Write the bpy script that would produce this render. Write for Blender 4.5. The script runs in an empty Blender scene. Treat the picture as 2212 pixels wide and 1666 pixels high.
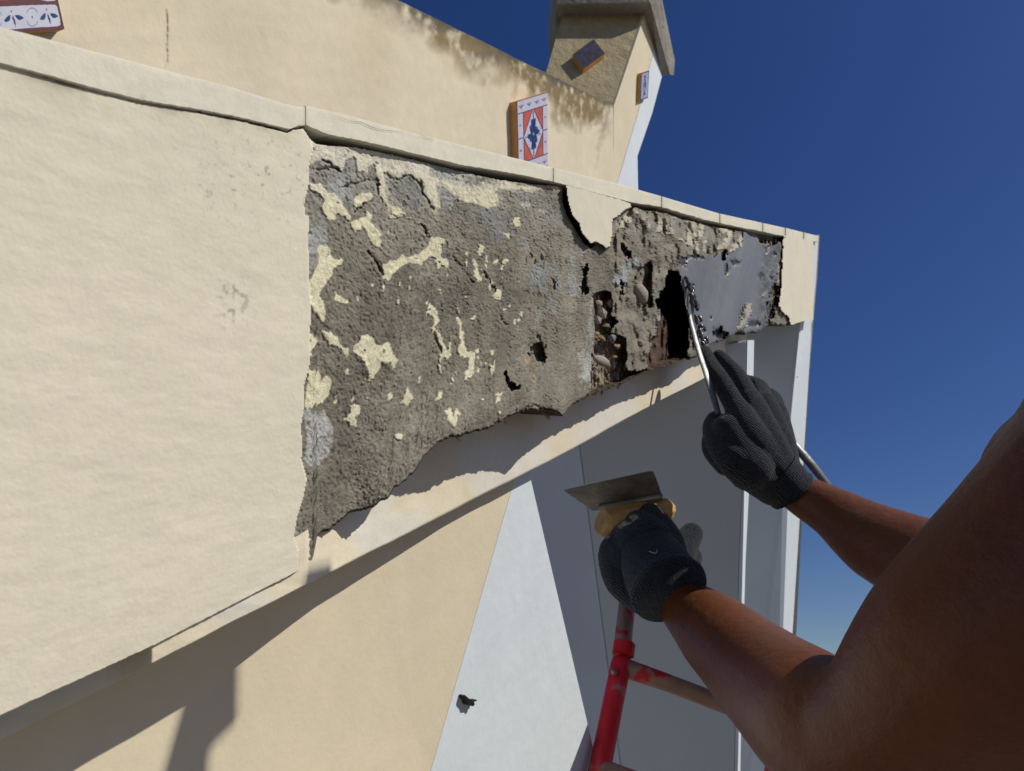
import bpy, bmesh, math, random
import numpy as np
from mathutils import Vector, Matrix
random.seed(7); rng = np.random.RandomState(11)
R = math.radians
# ------------------------------------------------------------------ camera, sky, sun, exposure
PITCH, EYE = R(24), 5.0            # camera looks up from a work platform five metres above the ground
F, CU, CV = 1600.0, 1106.0, 833.0  # focal length and centre of the survey grid (2212 x 1666)
scene = bpy.context.scene
cam_d = bpy.data.cameras.new('camera'); cam = bpy.data.objects.new('camera', cam_d)
scene.collection.objects.link(cam); scene.camera = cam
cam.location = (0, 0, EYE); cam.rotation_euler = (R(90) + PITCH, 0, 0)
cam_d.sensor_width = 36; cam_d.lens = F / 2212 * 36
cam_d.clip_start = 0.02; cam_d.clip_end = 5000
cam_d.dof.use_dof = True; cam_d.dof.focus_distance = 0.62; cam_d.dof.aperture_fstop = 20
cp, sp = math.cos(PITCH), math.sin(PITCH)
def W(p):                                            # survey frame -> world
    return Vector((p[0], p[1]*cp - p[2]*sp, p[1]*sp + p[2]*cp + EYE))
def Wa(a):
    a = np.asarray(a, float)
    return np.stack([a[..., 0], a[..., 1]*cp - a[..., 2]*sp, a[..., 1]*sp + a[..., 2]*cp + EYE], -1)
SUN = Vector((0.70, 0.10, 0.70)).normalized()
sw = Vector((SUN.x, SUN.y*cp - SUN.z*sp, SUN.y*sp + SUN.z*cp))
world = bpy.data.worlds.new('World'); scene.world = world; world.use_nodes = True
wn = world.node_tree; wn.nodes.clear()
sky = wn.nodes.new('ShaderNodeTexSky'); sky.sky_type = 'NISHITA'; sky.sun_disc = False
sky.sun_elevation = math.asin(sw.z); sky.sun_rotation = math.atan2(sw.x, sw.y)
sky.altitude = 900; sky.air_density = 1.0; sky.dust_density = 0.9; sky.ozone_density = 3.5
bg = wn.nodes.new('ShaderNodeBackground'); bg.inputs[1].default_value = 0.06
wo = wn.nodes.new('ShaderNodeOutputWorld')
hsv = wn.nodes.new('ShaderNodeHueSaturation'); hsv.inputs['Saturation'].default_value = 1.25; hsv.inputs['Hue'].default_value = .517
wn.links.new(sky.outputs[0], hsv.inputs['Color']); wn.links.new(hsv.outputs[0], bg.inputs[0]); wn.links.new(bg.outputs[0], wo.inputs[0])
sl = bpy.data.lights.new('sun', 'SUN'); sl.energy = 3.6; sl.angle = R(0.5); sl.color = (1.0, 0.95, 0.84)
so = bpy.data.objects.new('sun', sl); scene.collection.objects.link(so)
so.rotation_euler = sw.to_track_quat('Z', 'Y').to_euler(); so.location = (4, 0, 12)
scene.view_settings.view_transform = 'Standard'; scene.view_settings.look = 'None'
scene.view_settings.gamma = 1; scene.view_settings.use_curve_mapping = False
scene.view_settings.exposure = 0.12

# ------------------------------------------------------------------ helpers
def tag(o, label=None, cat=None, group=None, kind=None):
    if label: o['label'] = label
    if cat: o['category'] = cat
    if group: o['group'] = group
    if kind: o['kind'] = kind
    return o
def empty(name, p, label=None, cat=None, group=None, kind=None):
    o = bpy.data.objects.new(name, None); scene.collection.objects.link(o)
    o.location = W(p); o.empty_display_size = 0.05
    return tag(o, label, cat, group, kind)
def root_loc(parent):
    l = Vector((0, 0, 0))
    while parent: l = l + parent.location; parent = parent.parent
    return l
def link(name, verts, faces, mat, parent=None, smooth=False, cols=None, world=False, bevel=0):
    """verts in the survey frame -> one mesh object"""
    vw = np.asarray(verts, float) if world else Wa(verts)
    if parent: org = np.array(root_loc(parent))
    else:
        org = vw.mean(0); org[2] = vw[:, 2].min()
    me = bpy.data.meshes.new(name)
    if isinstance(faces, np.ndarray):
        n = len(faces); k = faces.shape[1]
        me.vertices.add(len(vw)); me.vertices.foreach_set('co', (vw - org).ravel())
        me.loops.add(n*k); me.loops.foreach_set('vertex_index', faces.ravel())
        me.polygons.add(n); me.polygons.foreach_set('loop_start', np.arange(0, n*k, k))
        me.update(calc_edges=True)
    else:
        me.from_pydata([tuple(x) for x in (vw - org)], [], [tuple(f) for f in faces])
    me.validate()
    if cols is not None:
        at = me.color_attributes.new('Col', 'FLOAT_COLOR', 'POINT')
        c4 = np.ones((len(vw), 4)); c4[:, :cols.shape[1]] = cols
        at.data.foreach_set('color', c4.ravel())
    if smooth: me.polygons.foreach_set('use_smooth', [True]*len(me.polygons))
    me.materials.append(mat)
    o = bpy.data.objects.new(name, me); scene.collection.objects.link(o)
    if parent: o.parent = parent
    else: o.location = org
    if bevel:
        m = o.modifiers.new('bevel', 'BEVEL'); m.width = bevel; m.segments = 2; m.limit_method = 'ANGLE'
    return o
def ray(u, v): return np.array([(u - CU)/F, 1.0, (CV - v)/F])
def at(u, v, y): return ray(u, v)*y
AL = 0.543
NF = np.array([1.0, -AL, 0]); NF /= np.linalg.norm(NF)      # outward normal of the long beam and all walls parallel to it
CF, CB, CW = 0.36, 0.425, 1.10
def on(c, u, v, h=0.0):                                     # point of the plane X = AL*Y - c, moved h outward
    r = ray(u, v); y = c/(AL - r[0])
    return r*y + NF*h
def ona(c, U, V, h):
    rx = (U - CU)/F; y = c/(AL - rx)
    P = np.stack([rx*y, y, (CV - V)/F*y], -1)
    return P + NF*np.asarray(h)[..., None]
def plane3(a, b, c):
    a, b, c = map(np.array, (a, b, c)); n = np.cross(b - a, c - a); n = n/np.linalg.norm(n)
    if n[1] > 0: n = -n
    return a, n
def hit(pl, u, v, h=0.0):
    r = ray(u, v); return r*(pl[0] @ pl[1])/(r @ pl[1]) + pl[1]*h
def prism(name, front, back_vec, mat, parent=None, smooth=False, bevel=0):
    """a polygon given real thickness"""
    front = [np.array(p) for p in front]; n = len(front)
    v = front + [p + np.array(back_vec) for p in front]
    f = [list(range(n)), list(range(2*n - 1, n - 1, -1))]
    f += [[i, i + n, (i + 1) % n + n, (i + 1) % n] for i in range(n)]
    o = link(name, v, f, mat, parent, smooth, bevel=bevel)
    bm = bmesh.new(); bm.from_mesh(o.data); bmesh.ops.recalc_face_normals(bm, faces=bm.faces); bm.to_mesh(o.data); bm.free()
    return o
def tube_data(pts, rad, seg=14, caps=True, flat=None):
    """swept tube with round ends; flat=(axis, factor) squashes the section"""
    P = [np.array(p, float) for p in pts]; rad = list(rad)
    rings = []
    if caps:
        d0 = (P[0] - P[1]); d0 /= np.linalg.norm(d0); d1 = (P[-1] - P[-2]); d1 /= np.linalg.norm(d1)
        pre = [(P[0] + d0*rad[0]*math.sin(a), rad[0]*math.cos(a)) for a in (1.45, 1.1, .75, .4)]
        post = [(P[-1] + d1*rad[-1]*math.sin(a), rad[-1]*math.cos(a)) for a in (.4, .75, 1.1, 1.45)]
        seq = pre + list(zip(P, rad)) + post
    else: seq = list(zip(P, rad))
    n = len(seq); vs = []; prev = None
    for i, (p, r) in enumerate(seq):
        a = seq[max(i - 1, 0)][0]; b = seq[min(i + 1, n - 1)][0]
        t = b - a; t /= max(np.linalg.norm(t), 1e-9)
        if prev is None:
            ref = np.array([0, 0, 1.0]) if abs(t[2]) < .9 else np.array([1.0, 0, 0])
            x = np.cross(ref, t)
        else: x = prev - t*(prev @ t)
        x /= np.linalg.norm(x); prev = x; y = np.cross(t, x)
        for k in range(seg):
            q = 2*math.pi*k/seg
            o_ = (x*math.cos(q) + y*math.sin(q))*r
            if flat is not None: o_ = o_ - flat[0]*(o_ @ flat[0])*(1 - flat[1])
            vs.append(p + o_)
    fs = [[i*seg + k, i*seg + (k + 1) % seg, (i + 1)*seg + (k + 1) % seg, (i + 1)*seg + k] for i in range(n - 1) for k in range(seg)]
    fs += [list(range(seg))[::-1], [(n - 1)*seg + k for k in range(seg)]]
    return vs, fs
def smooth_chain(pts, rad, n=6):
    P = np.array(pts, float); m = len(P); r = np.array(rad, float); out = []; ro = []
    for i in range(m - 1):
        p0, p1, p2, p3 = P[max(i-1, 0)], P[i], P[i+1], P[min(i+2, m-1)]
        for k in range(n):
            t = k/n
            out.append(.5*((2*p1) + (-p0+p2)*t + (2*p0-5*p1+4*p2-p3)*t*t + (-p0+3*p1-3*p2+p3)*t**3)); ro.append(r[i]*(1-t) + r[i+1]*t)
    out.append(P[-1]); ro.append(r[-1]); return out, ro
def tube(name, pts, rad, mat, parent=None, seg=14, caps=True, n=6, flat=None, smooth=True):
    if n > 1: pts, rad = smooth_chain(pts, rad, n)
    v, f = tube_data(pts, rad, seg, caps, flat)
    return link(name, v, f, mat, parent, smooth)
def fuse(name, tubes, voxel, mat, parent=None, sm=6, smf=.5):
    """several overlapping swept shapes melted into ONE continuous surface"""
    V, Fc = [], []
    for t in tubes:
        pts, rad = smooth_chain(t[0], t[1], 5)
        v, f = tube_data(pts, rad, 20, True, t[2] if len(t) > 2 else None)
        b = len(V); V += v; Fc += [[b + i for i in q] for q in f]
    o = link(name, V, Fc, mat, parent, True)
    m = o.modifiers.new('r', 'REMESH'); m.mode = 'VOXEL'; m.voxel_size = voxel; m.use_smooth_shade = True
    s = o.modifiers.new('s', 'SMOOTH'); s.iterations = sm; s.factor = smf
    dg = bpy.context.evaluated_depsgraph_get(); dg.update()
    me = bpy.data.meshes.new_from_object(o.evaluated_get(dg)); o.modifiers.clear(); o.data = me; me.name = name
    me.polygons.foreach_set('use_smooth', [True]*len(me.polygons))
    if not me.materials: me.materials.append(mat)
    return o

# --- numpy noise
TAB = rng.rand(256, 256)
def vnoise(x, y, seed=0):
    x = np.asarray(x, float) + seed*17.31; y = np.asarray(y, float) + seed*9.77
    xi = np.floor(x).astype(int); yi = np.floor(y).astype(int); fx = x - xi; fy = y - yi
    fx = fx*fx*(3 - 2*fx); fy = fy*fy*(3 - 2*fy)
    g = lambda a, b: TAB[a & 255, b & 255]
    return (g(xi, yi)*(1-fx) + g(xi+1, yi)*fx)*(1-fy) + (g(xi, yi+1)*(1-fx) + g(xi+1, yi+1)*fx)*fy
def fbm(x, y, o=4, seed=0, gain=.5):
    s = 0; a = 1; t = 0
    for i in range(o):
        s = s + a*vnoise(x*2**i, y*2**i, seed + i*3); t += a; a *= gain
    return s/t*2 - 1
def inpoly(U, V, poly):
    poly = np.asarray(poly, float); x0, y0 = poly.min(0) - 1; x1, y1 = poly.max(0) + 1
    res = np.zeros(U.shape, bool); sel = (U > x0) & (U < x1) & (V > y0) & (V < y1)
    if not sel.any(): return res
    u = U[sel]; v = V[sel]; r = np.zeros(u.shape, bool); n = len(poly)
    for i in range(n):
        xa, ya = poly[i]; xb, yb = poly[(i+1) % n]
        if ya == yb: continue
        c = ((ya > v) != (yb > v)) & (u < (xb - xa)*(v - ya)/(yb - ya) + xa)
        r ^= c
    res[sel] = r; return res
def near(U, V, line, wid):
    """1 on a polyline falling to 0 at distance wid"""
    best = np.full(U.shape, 1e9)
    line = np.asarray(line, float)
    for i in range(len(line) - 1):
        a, b = line[i], line[i+1]; d = b - a; L = d @ d
        t = np.clip(((U - a[0])*d[0] + (V - a[1])*d[1])/L, 0, 1)
        best = np.minimum(best, (U - a[0] - t*d[0])**2 + (V - a[1] - t*d[1])**2)
    return np.clip(1 - np.sqrt(best)/wid, 0, 1)
def lerp(a, b, m): return a + (b - a)*m
def frame(s, u0, v0): return lambda L: [(u0 + s*x, v0 + s*y) for x, y in L]
ZL = frame(.2084, 623.5, 216.9); Z2 = frame(.3333, 596.4, 271.1); Z1 = frame(.3333, 596.4, 759.1)
Z3 = frame(.3333, 1030.2, 0.0); Z4 = frame(.2941, 1192.8, 379.5)
def sstep(x, a, b):
    t = np.clip((x - a)/(b - a), 0, 1); return t*t*(3 - 2*t)

# ------------------------------------------------------------------ materials
def mat(name, col, rough=.85, spec=.3, noise=None, bump=None, metal=0, vcol=False, coat=0):
    """noise=(scale, amount) tone variation, bump=[(scale, distance),...] relief; object space"""
    m = bpy.data.materials.new(name); m.use_nodes = True; nt = m.node_tree; N = nt.nodes; L = nt.links
    b = N['Principled BSDF']; b.inputs['Roughness'].default_value = rough
    b.inputs['Specular IOR Level'].default_value = spec; b.inputs['Metallic'].default_value = metal
    if coat: b.inputs['Coat Weight'].default_value = coat; b.inputs['Coat Roughness'].default_value = .15
    tc = N.new('ShaderNodeTexCoord'); vec = tc.outputs['Object']
    if vcol:
        a = N.new('ShaderNodeAttribute'); a.attribute_name = 'Col'; out = a.outputs['Color']
    else:
        c = N.new('ShaderNodeRGB'); c.outputs[0].default_value = (*col, 1); out = c.outputs[0]
    for sc_, am in (noise or []):
        t = N.new('ShaderNodeTexNoise'); t.inputs['Scale'].default_value = sc_; t.inputs['Detail'].default_value = 6
        t.inputs['Roughness'].default_value = .6; L.new(vec, t.inputs['Vector'])
        mr = N.new('ShaderNodeMapRange'); mr.inputs[1].default_value = .3; mr.inputs[2].default_value = .7
        mr.inputs[3].default_value = 1 - am; mr.inputs[4].default_value = 1 + am*.6; L.new(t.outputs[0], mr.inputs[0])
        mx = N.new('ShaderNodeMix'); mx.data_type = 'RGBA'; mx.blend_type = 'MULTIPLY'; mx.inputs[0].default_value = 1
        L.new(out, mx.inputs[6]); L.new(mr.outputs[0], mx.inputs[7]); out = mx.outputs[2]
    L.new(out, b.inputs['Base Color'])
    prev = None
    for sc_, dist in (bump or []):
        t = N.new('ShaderNodeTexNoise'); t.inputs['Scale'].default_value = sc_; t.inputs['Detail'].default_value = 5
        L.new(vec, t.inputs['Vector'])
        bp = N.new('ShaderNodeBump'); bp.inputs['Distance'].default_value = dist; bp.inputs['Strength'].default_value = 1
        L.new(t.outputs[0], bp.inputs['Height'])
        if prev: L.new(prev.outputs[0], bp.inputs['Normal'])
        prev = bp
    if prev: L.new(prev.outputs[0], b.inputs['Normal'])
    return m
CREAM = (.69, .635, .515)
M_wall = mat('cream_paint', (.70, .615, .455), .85, .2, [(2.5, .07), (9, .05), (60, .03)], [(30, .0007), (260, .0002)])
M_shutter = mat('soft_white_paint', (.66, .72, .77), .8, .25, [(3, .06), (22, .03)], [(40, .001)])
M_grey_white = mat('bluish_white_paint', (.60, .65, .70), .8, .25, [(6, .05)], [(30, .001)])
M_coping = mat('coping_paint', None, .8, .25, [(30, .06), (200, .05)], [(120, .0003), (700, .00015)], vcol=True)
M_face = mat('fascia_paint', None, .82, .25, [(14, .04), (120, .04)], [(50, .0003), (400, .00018)], vcol=True)
M_mortar = mat('cement_mortar', None, .92, .2, [(300, .22), (1100, .25)], [(900, .0006), (2200, .0003)], vcol=True)
M_wet = mat('wet_mortar', None, .45, .5, [(80, .10), (500, .08)], [(150, .0006), (800, .0002)], vcol=True)
M_back = mat('back_wall_paint', None, .88, .2, [(5, .05), (40, .04)], [(25, .001), (160, .0004)], vcol=True)
M_cap = mat('weathered_cement', (.34, .32, .28), .95, .1, [(6, .25), (60, .2)], [(40, .004)])
M_chim = mat('rough_cream_render', (.40, .335, .21), .92, .1, [(5, .18), (40, .12)], [(18, .008), (90, .003)])
M_tilef = mat('glazed_tile', None, .25, .5, [(60, .08)], None, vcol=True, coat=.3)
M_tiled = mat('dull_glaze', None, .7, .2, [(60, .1)], None, vcol=True)
M_clay = mat('terracotta_clay', (.62, .33, .12), .9, .15, [(40, .2)], [(200, .0006)])
M_skin = mat('skin', (.140, .046, .0165), .42, .34, [(9, .16), (60, .10), (260, .10)], [(420, .0005), (90, .0012)])
M_wood = mat('trowel_wood', (.62, .36, .13), .6, .3, [(30, .2), (150, .15)], [(150, .0005)])
M_steel = mat('trowel_steel', (.30, .27, .22), .45, .5, [(25, .35), (120, .3)], [(200, .0003)], metal=.5)
M_bright = mat('wet_steel', (.17, .175, .18), .42, .5, [(40, .3), (220, .3)], [(90, .0006)], metal=.35)
M_black = mat('black_plastic', (.012, .012, .012), .6, .3)
M_ground = mat('terrace_ground', (.20, .18, .15), .95, .1, [(1, .2)])
def glove_mat():
    m = mat('knit_glove', (.0145, .019, .027), .9, .12, [(40, .25), (400, .3)], None); nt = m.node_tree; N = nt.nodes; L = nt.links
    tc = N.new('ShaderNodeTexCoord'); w = N.new('ShaderNodeTexWave'); w.inputs['Scale'].default_value = 95; w.wave_type = 'BANDS'
    w.bands_direction = 'X'; w.inputs['Distortion'].default_value = 4.5; w.inputs['Detail'].default_value = 2; w.inputs['Detail Scale'].default_value = 1.5
    mp = N.new('ShaderNodeMapping'); mp.inputs['Rotation'].default_value = (0, R(48), 0)
    L.new(tc.outputs['Object'], mp.inputs[0]); L.new(mp.outputs[0], w.inputs['Vector'])
    b = N.new('ShaderNodeBump'); b.inputs['Distance'].default_value = .0013; L.new(w.outputs[1], b.inputs['Height'])
    t = N.new('ShaderNodeTexNoise'); t.inputs['Scale'].default_value = 700; L.new(tc.outputs['Object'], t.inputs['Vector'])
    b2 = N.new('ShaderNodeBump'); b2.inputs['Distance'].default_value = .0015; L.new(t.outputs[0], b2.inputs['Height']); L.new(b.outputs[0], b2.inputs['Normal'])
    p = N['Principled BSDF']; src = p.inputs['Base Color'].links[0].from_socket
    dn = N.new('ShaderNodeTexNoise'); dn.inputs['Scale'].default_value = 26; dn.inputs['Detail'].default_value = 8; L.new(tc.outputs['Object'], dn.inputs['Vector'])
    dr = N.new('ShaderNodeMapRange'); dr.inputs[1].default_value = .54; dr.inputs[2].default_value = .74; dr.inputs[4].default_value = .10; L.new(dn.outputs[0], dr.inputs[0])
    dm = N.new('ShaderNodeMix'); dm.data_type = 'RGBA'; dm.inputs[7].default_value = (.11, .115, .12, 1); L.new(dr.outputs[0], dm.inputs[0]); L.new(src, dm.inputs[6]); L.new(dm.outputs[2], p.inputs['Base Color'])
    L.new(b2.outputs[0], p.inputs['Normal']); p.inputs['Sheen Weight'].default_value = .25
    return m
M_glove = glove_mat()
def worn_metal():
    m = mat('worn_red_paint', (.6, .02, .03), .5, .35, None, [(60, .0008)]); nt = m.node_tree; N = nt.nodes; L = nt.links
    tc = N.new('ShaderNodeTexCoord'); t = N.new('ShaderNodeTexNoise'); t.inputs['Scale'].default_value = 22; t.inputs['Detail'].default_value = 6
    L.new(tc.outputs['Object'], t.inputs['Vector'])
    a = N.new('ShaderNodeAttribute'); a.attribute_name = 'Col'
    sep = N.new('ShaderNodeSeparateColor'); L.new(a.outputs['Color'], sep.inputs[0])
    ad = N.new('ShaderNodeMath'); ad.operation = 'ADD'; L.new(t.outputs[0], ad.inputs[0]); L.new(sep.outputs[0], ad.inputs[1])
    cr = N.new('ShaderNodeValToRGB'); e = cr.color_ramp.elements
    e[0].position = .40; e[0].color = (.55, .012, .02, 1); e[1].position = .97; e[1].color = (.07, .04, .028, 1)
    x = cr.color_ramp.elements.new(.52); x.color = (.60, .03, .04, 1)
    x = cr.color_ramp.elements.new(.57); x.color = (.36, .22, .17, 1)
    x = cr.color_ramp.elements.new(.78); x.color = (.27, .17, .125, 1)
    L.new(ad.outputs[0], cr.inputs[0]); L.new(cr.outputs[0], N['Principled BSDF'].inputs['Base Color'])
    return m
M_red = worn_metal()

# ------------------------------------------------------------------ ground
g = link('ground', [(-600, -600, 0), (600, -600, 0), (600, 2500, 0), (-600, 2500, 0)], [[0, 1, 2, 3]], M_ground, world=True)
tag(g, 'pale dusty ground far below the work platform', None, None, 'structure')

# ------------------------------------------------------------------ outline curves of the long beam (survey coordinates)
def curve(pts): x = [p[0] for p in pts]; y = [p[1] for p in pts]; return lambda u: np.interp(u, x, y)
top_edge = [(-80, 41), (0, 60), (67, 77), (153, 100), (317, 143), (500, 190), (613, 225), (663, 230), (737, 247), (890, 288), (1030, 322), (1183, 360), (1330, 397), (1423, 423), (1550, 461), (1697, 493), (1767, 510)]
cop_bot = [(-80, 119), (0, 140), (97, 165), (150, 180), (233, 202), (300, 219), (430, 240), (520, 257), (620, 281), (640, 274), (657, 272), (703, 292), (790, 309), (894, 334), (999, 359), (1084, 372), (1190, 393), (1220, 401), (1363, 438), (1423, 447), (1530, 478), (1690, 510), (1763, 523)]
face_bot = [(-80, 1585), (0, 1545), (160, 1472), (324, 1397), (430, 1343), (520, 1297), (600, 1256), (651, 1228), (675, 1212), (685, 1158), (711, 1146), (756, 1109), (793, 1099), (836, 1079), (850, 1059), (890, 1026), (913, 992), (946, 959), (973, 946), (1056, 926), (1090, 907), (1130, 889), (1173, 882), (1216, 896), (1230, 879), (1266, 859), (1310, 840), (1369, 818), (1399, 803), (1475, 779), (1505, 770), (1534, 747), (1572, 732), (1596, 718), (1634, 721), (1661, 703), (1681, 705), (1708, 703), (1725, 697), (1757, 690)]
strip_bot = [(-80, 1640), (0, 1598), (267, 1466), (516, 1337), (737, 1225), (900, 1143), (1110, 1036), (1250, 964), (1358, 903), (1425, 867), (1516, 821), (1575, 784), (1613, 760)]
ft, fc, fb, fs = curve(top_edge), curve(cop_bot), curve(face_bot), curve(strip_bot)

beam = empty('damaged_beam', on(CF, 700, 1200), 'long cream plastered beam with a broken patch of bare grey mortar along its face', 'beam')

# ---- dense face of the beam
NU, NV = 860, 470
gu = np.linspace(-70, 1757, NU); jag = np.where((gu > 690) & (gu < 1715), 1.0, .25)
bot = fb(gu) + jag*(5*fbm(gu/11, gu*0, 3, 5) + 3.2*fbm(gu/3.2, gu*0, 2, 6)) + .8*fbm(gu/40, gu*0, 2, 8)
tp = fc(gu) - 1.5
T = np.linspace(0, 1, NV)[:, None]
U = np.repeat(gu[None], NV, 0); V = tp[None] + (bot - tp)[None]*T
rx = (U - CU)/F; Yd = CF/(AL - rx); Sm = Yd*1.138; Tm = -(CV - V)/F*Yd      # metres along / down the face
def warp(px, sc, seed): return fbm(Sm*sc, Tm*sc, 4, seed)*px, fbm(Sm*sc + 31, Tm*sc, 4, seed + 5)*px
wu, wv = warp(9, 60, 1); Uj, Vj = U + wu*np.clip(Yd/.5, .6, 1)*.8, V + wv*.8
fu, fv = warp(5, 220, 3); fu = fu + 2.6*fbm(Sm*700, Tm*260, 2, 13); fv = fv + 3.4*fbm(Sm*620, Tm*300, 2, 14); Uf, Vf = Uj + fu, Vj + fv
patch = [(668, 358), (667, 388), (667, 394), (663, 418), (658, 431), (658, 464), (667, 468), (665, 524), (668, 604), (671, 664), (668, 791), (656, 836), (656, 886), (651, 919), (651, 992), (663, 1036), (656, 1069), (641, 1122), (636, 1159), (646, 1192), (651, 1240), (700, 1500), (1800, 1500), (1757, 500), (1694, 510), (1692, 600), (1685, 660), (1690, 674), (1703, 690), (1710, 720), (1600, 900), (900, 1300)]
# mortar: everything right of the left edge and below the coping, minus the painted pieces
left_edge = [(655, 279), (662, 290), (668, 298), (676, 320), (668, 358)] + patch[1:20]
mort = Uj*.25 + U*.75 > np.interp(V, [p[1] for p in left_edge], [p[0] for p in left_edge])
island = Z3([(577, 1195), (1010, 1322), (985, 1352), (930, 1390), (880, 1425), (875, 1480), (868, 1560), (860, 1600), (840, 1615), (815, 1590), (770, 1570), (735, 1580), (700, 1540), (672, 1500), (660, 1450), (620, 1400), (600, 1340), (590, 1290)])
endp = Z4([(1695, 400), (1990, 400), (1990, 1300), (1810, 1090), (1750, 1110), (1740, 1050), (1690, 1000), (1665, 960), (1680, 830), (1690, 700)])
isl = inpoly(U + .3*wu, V + .3*wv, island); end = inpoly(U + .3*wu, V + .3*wv, endp)
mort &= ~isl & ~end
groove = [(655, 262), (655, 276), (661, 283), (668, 298), (684, 312), (732, 315), (773, 319), (836, 331), (926, 353), (1030, 379), (1082, 389), (1150, 398), (1222, 403), (1228, 380)]
groove2 = [(1360, 425), (1364, 446), (1395, 455), (1423, 457), (1480, 474), (1530, 488), (1610, 502), (1622, 512), (1660, 518), (1690, 524), (1694, 500)]
dark_top = Z4([(1420, 380), (1500, 430), (1530, 500), (1580, 480), (1620, 520), (1690, 470), (1690, 420)])
gr = inpoly(U, V + .35*fv, groove) | inpoly(U, V + .5*fv, groove2) | inpoly(Uf, Vf, dark_top)
crack = near(U + .5*wu, V + .5*wv, Z3([(572, 1200), (580, 1290), (600, 1380), (625, 1430), (660, 1480), (690, 1540), (715, 1575), (740, 1590)]), 6.5) > 0
crack &= ~isl
hole_p = Z4([(850, 700), (920, 690), (950, 830), (985, 960), (1000, 1100), (985, 1340), (860, 1390), (700, 1450), (690, 1350), (760, 1130), (795, 1020), (770, 920), (820, 820)])
hole = inpoly(Uj, Vj, hole_p)
slots = [Z4([(490, 500), (520, 500), (560, 560), (575, 600), (545, 610), (510, 560)]), Z4([(225, 700), (265, 660), (265, 860), (235, 880), (212, 820)]),
         Z4([(640, 680), (700, 630), (735, 700), (740, 960), (690, 970), (640, 930), (600, 860), (610, 760)]),
         Z2([(1640, 1430), (1700, 1400), (1740, 1440), (1760, 1500), (1750, 1540), (1700, 1530), (1660, 1490)]), Z1([(1475, 130), (1490, 130), (1520, 200), (1590, 225), (1575, 245), (1515, 240), (1490, 190)]),
         Z4([(1240, 560), (1275, 540), (1275, 610), (1240, 620)]), Z4([(1600, 830), (1650, 780), (1670, 860), (1630, 1000), (1580, 1100), (1560, 1060)]),
         Z4([(1190, 1150), (1240, 1100), (1290, 1170), (1260, 1230), (1190, 1240), (1170, 1200)]), Z4([(500, 780), (512, 780), (515, 880), (500, 880)])]
slot = np.zeros_like(mort)
for s_ in slots: slot |= inpoly(Uf, Vf, s_)
pebz = inpoly(Uj, Vj, Z4([(310, 890), (330, 850), (430, 850), (440, 920), (430, 1020), (470, 1080), (440, 1150), (540, 1190), (545, 1330), (530, 1420), (640, 1440), (690, 1430), (680, 1480), (520, 1540), (380, 1620), (270, 1620), (275, 1450), (295, 1300)]))
wetp = Z4([(960, 600), (1010, 590), (1150, 590), (1300, 575), (1400, 510), (1405, 400), (1500, 400), (1515, 500), (1570, 520), (1680, 500), (1672, 640), (1655, 760), (1625, 840), (1600, 1000), (1575, 1100), (1500, 1165), (1370, 1160), (1290, 1210), (1160, 1260), (1060, 1300), (1010, 1100), (985, 960), (945, 800), (925, 720)])
wet = inpoly(Uj, Vj, wetp) & ~hole
# paint left on the mortar
flecks_top = ZL([(180, 380), (180, 660), (270, 640), (350, 608), (440, 635), (520, 670), (545, 740), (575, 700), (580, 610), (640, 592), (700, 565), (718, 640), (715, 725), (770, 735), (800, 775), (803, 655), (885, 675), (900, 770), (940, 830), (930, 900), (935, 970), (1000, 1060), (1040, 1150), (1060, 1220), (1120, 1215), (1180, 1200), (1270, 1220), (1270, 1180), (1200, 1150), (1180, 1090), (1150, 1100), (1080, 1120), (1060, 1050), (1010, 830), (975, 755), (1050, 780), (1100, 830), (1140, 810), (1170, 770), (1220, 765), (1290, 780), (1400, 880), (1450, 980), (1490, 1060), (1520, 1240), (1560, 1120), (1570, 900), (1550, 860), (1600, 870), (1700, 980), (1780, 1060), (1830, 1030), (1920, 1100), (1980, 1060), (2060, 1130), (2140, 1130), (2170, 1060), (2110, 960), (1990, 900), (1900, 880), (1780, 840), (1640, 820), (1500, 760), (1480, 680), (1600, 690), (1800, 760), (1900, 800), (2000, 810), (2300, 860), (2300, 760)])
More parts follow.
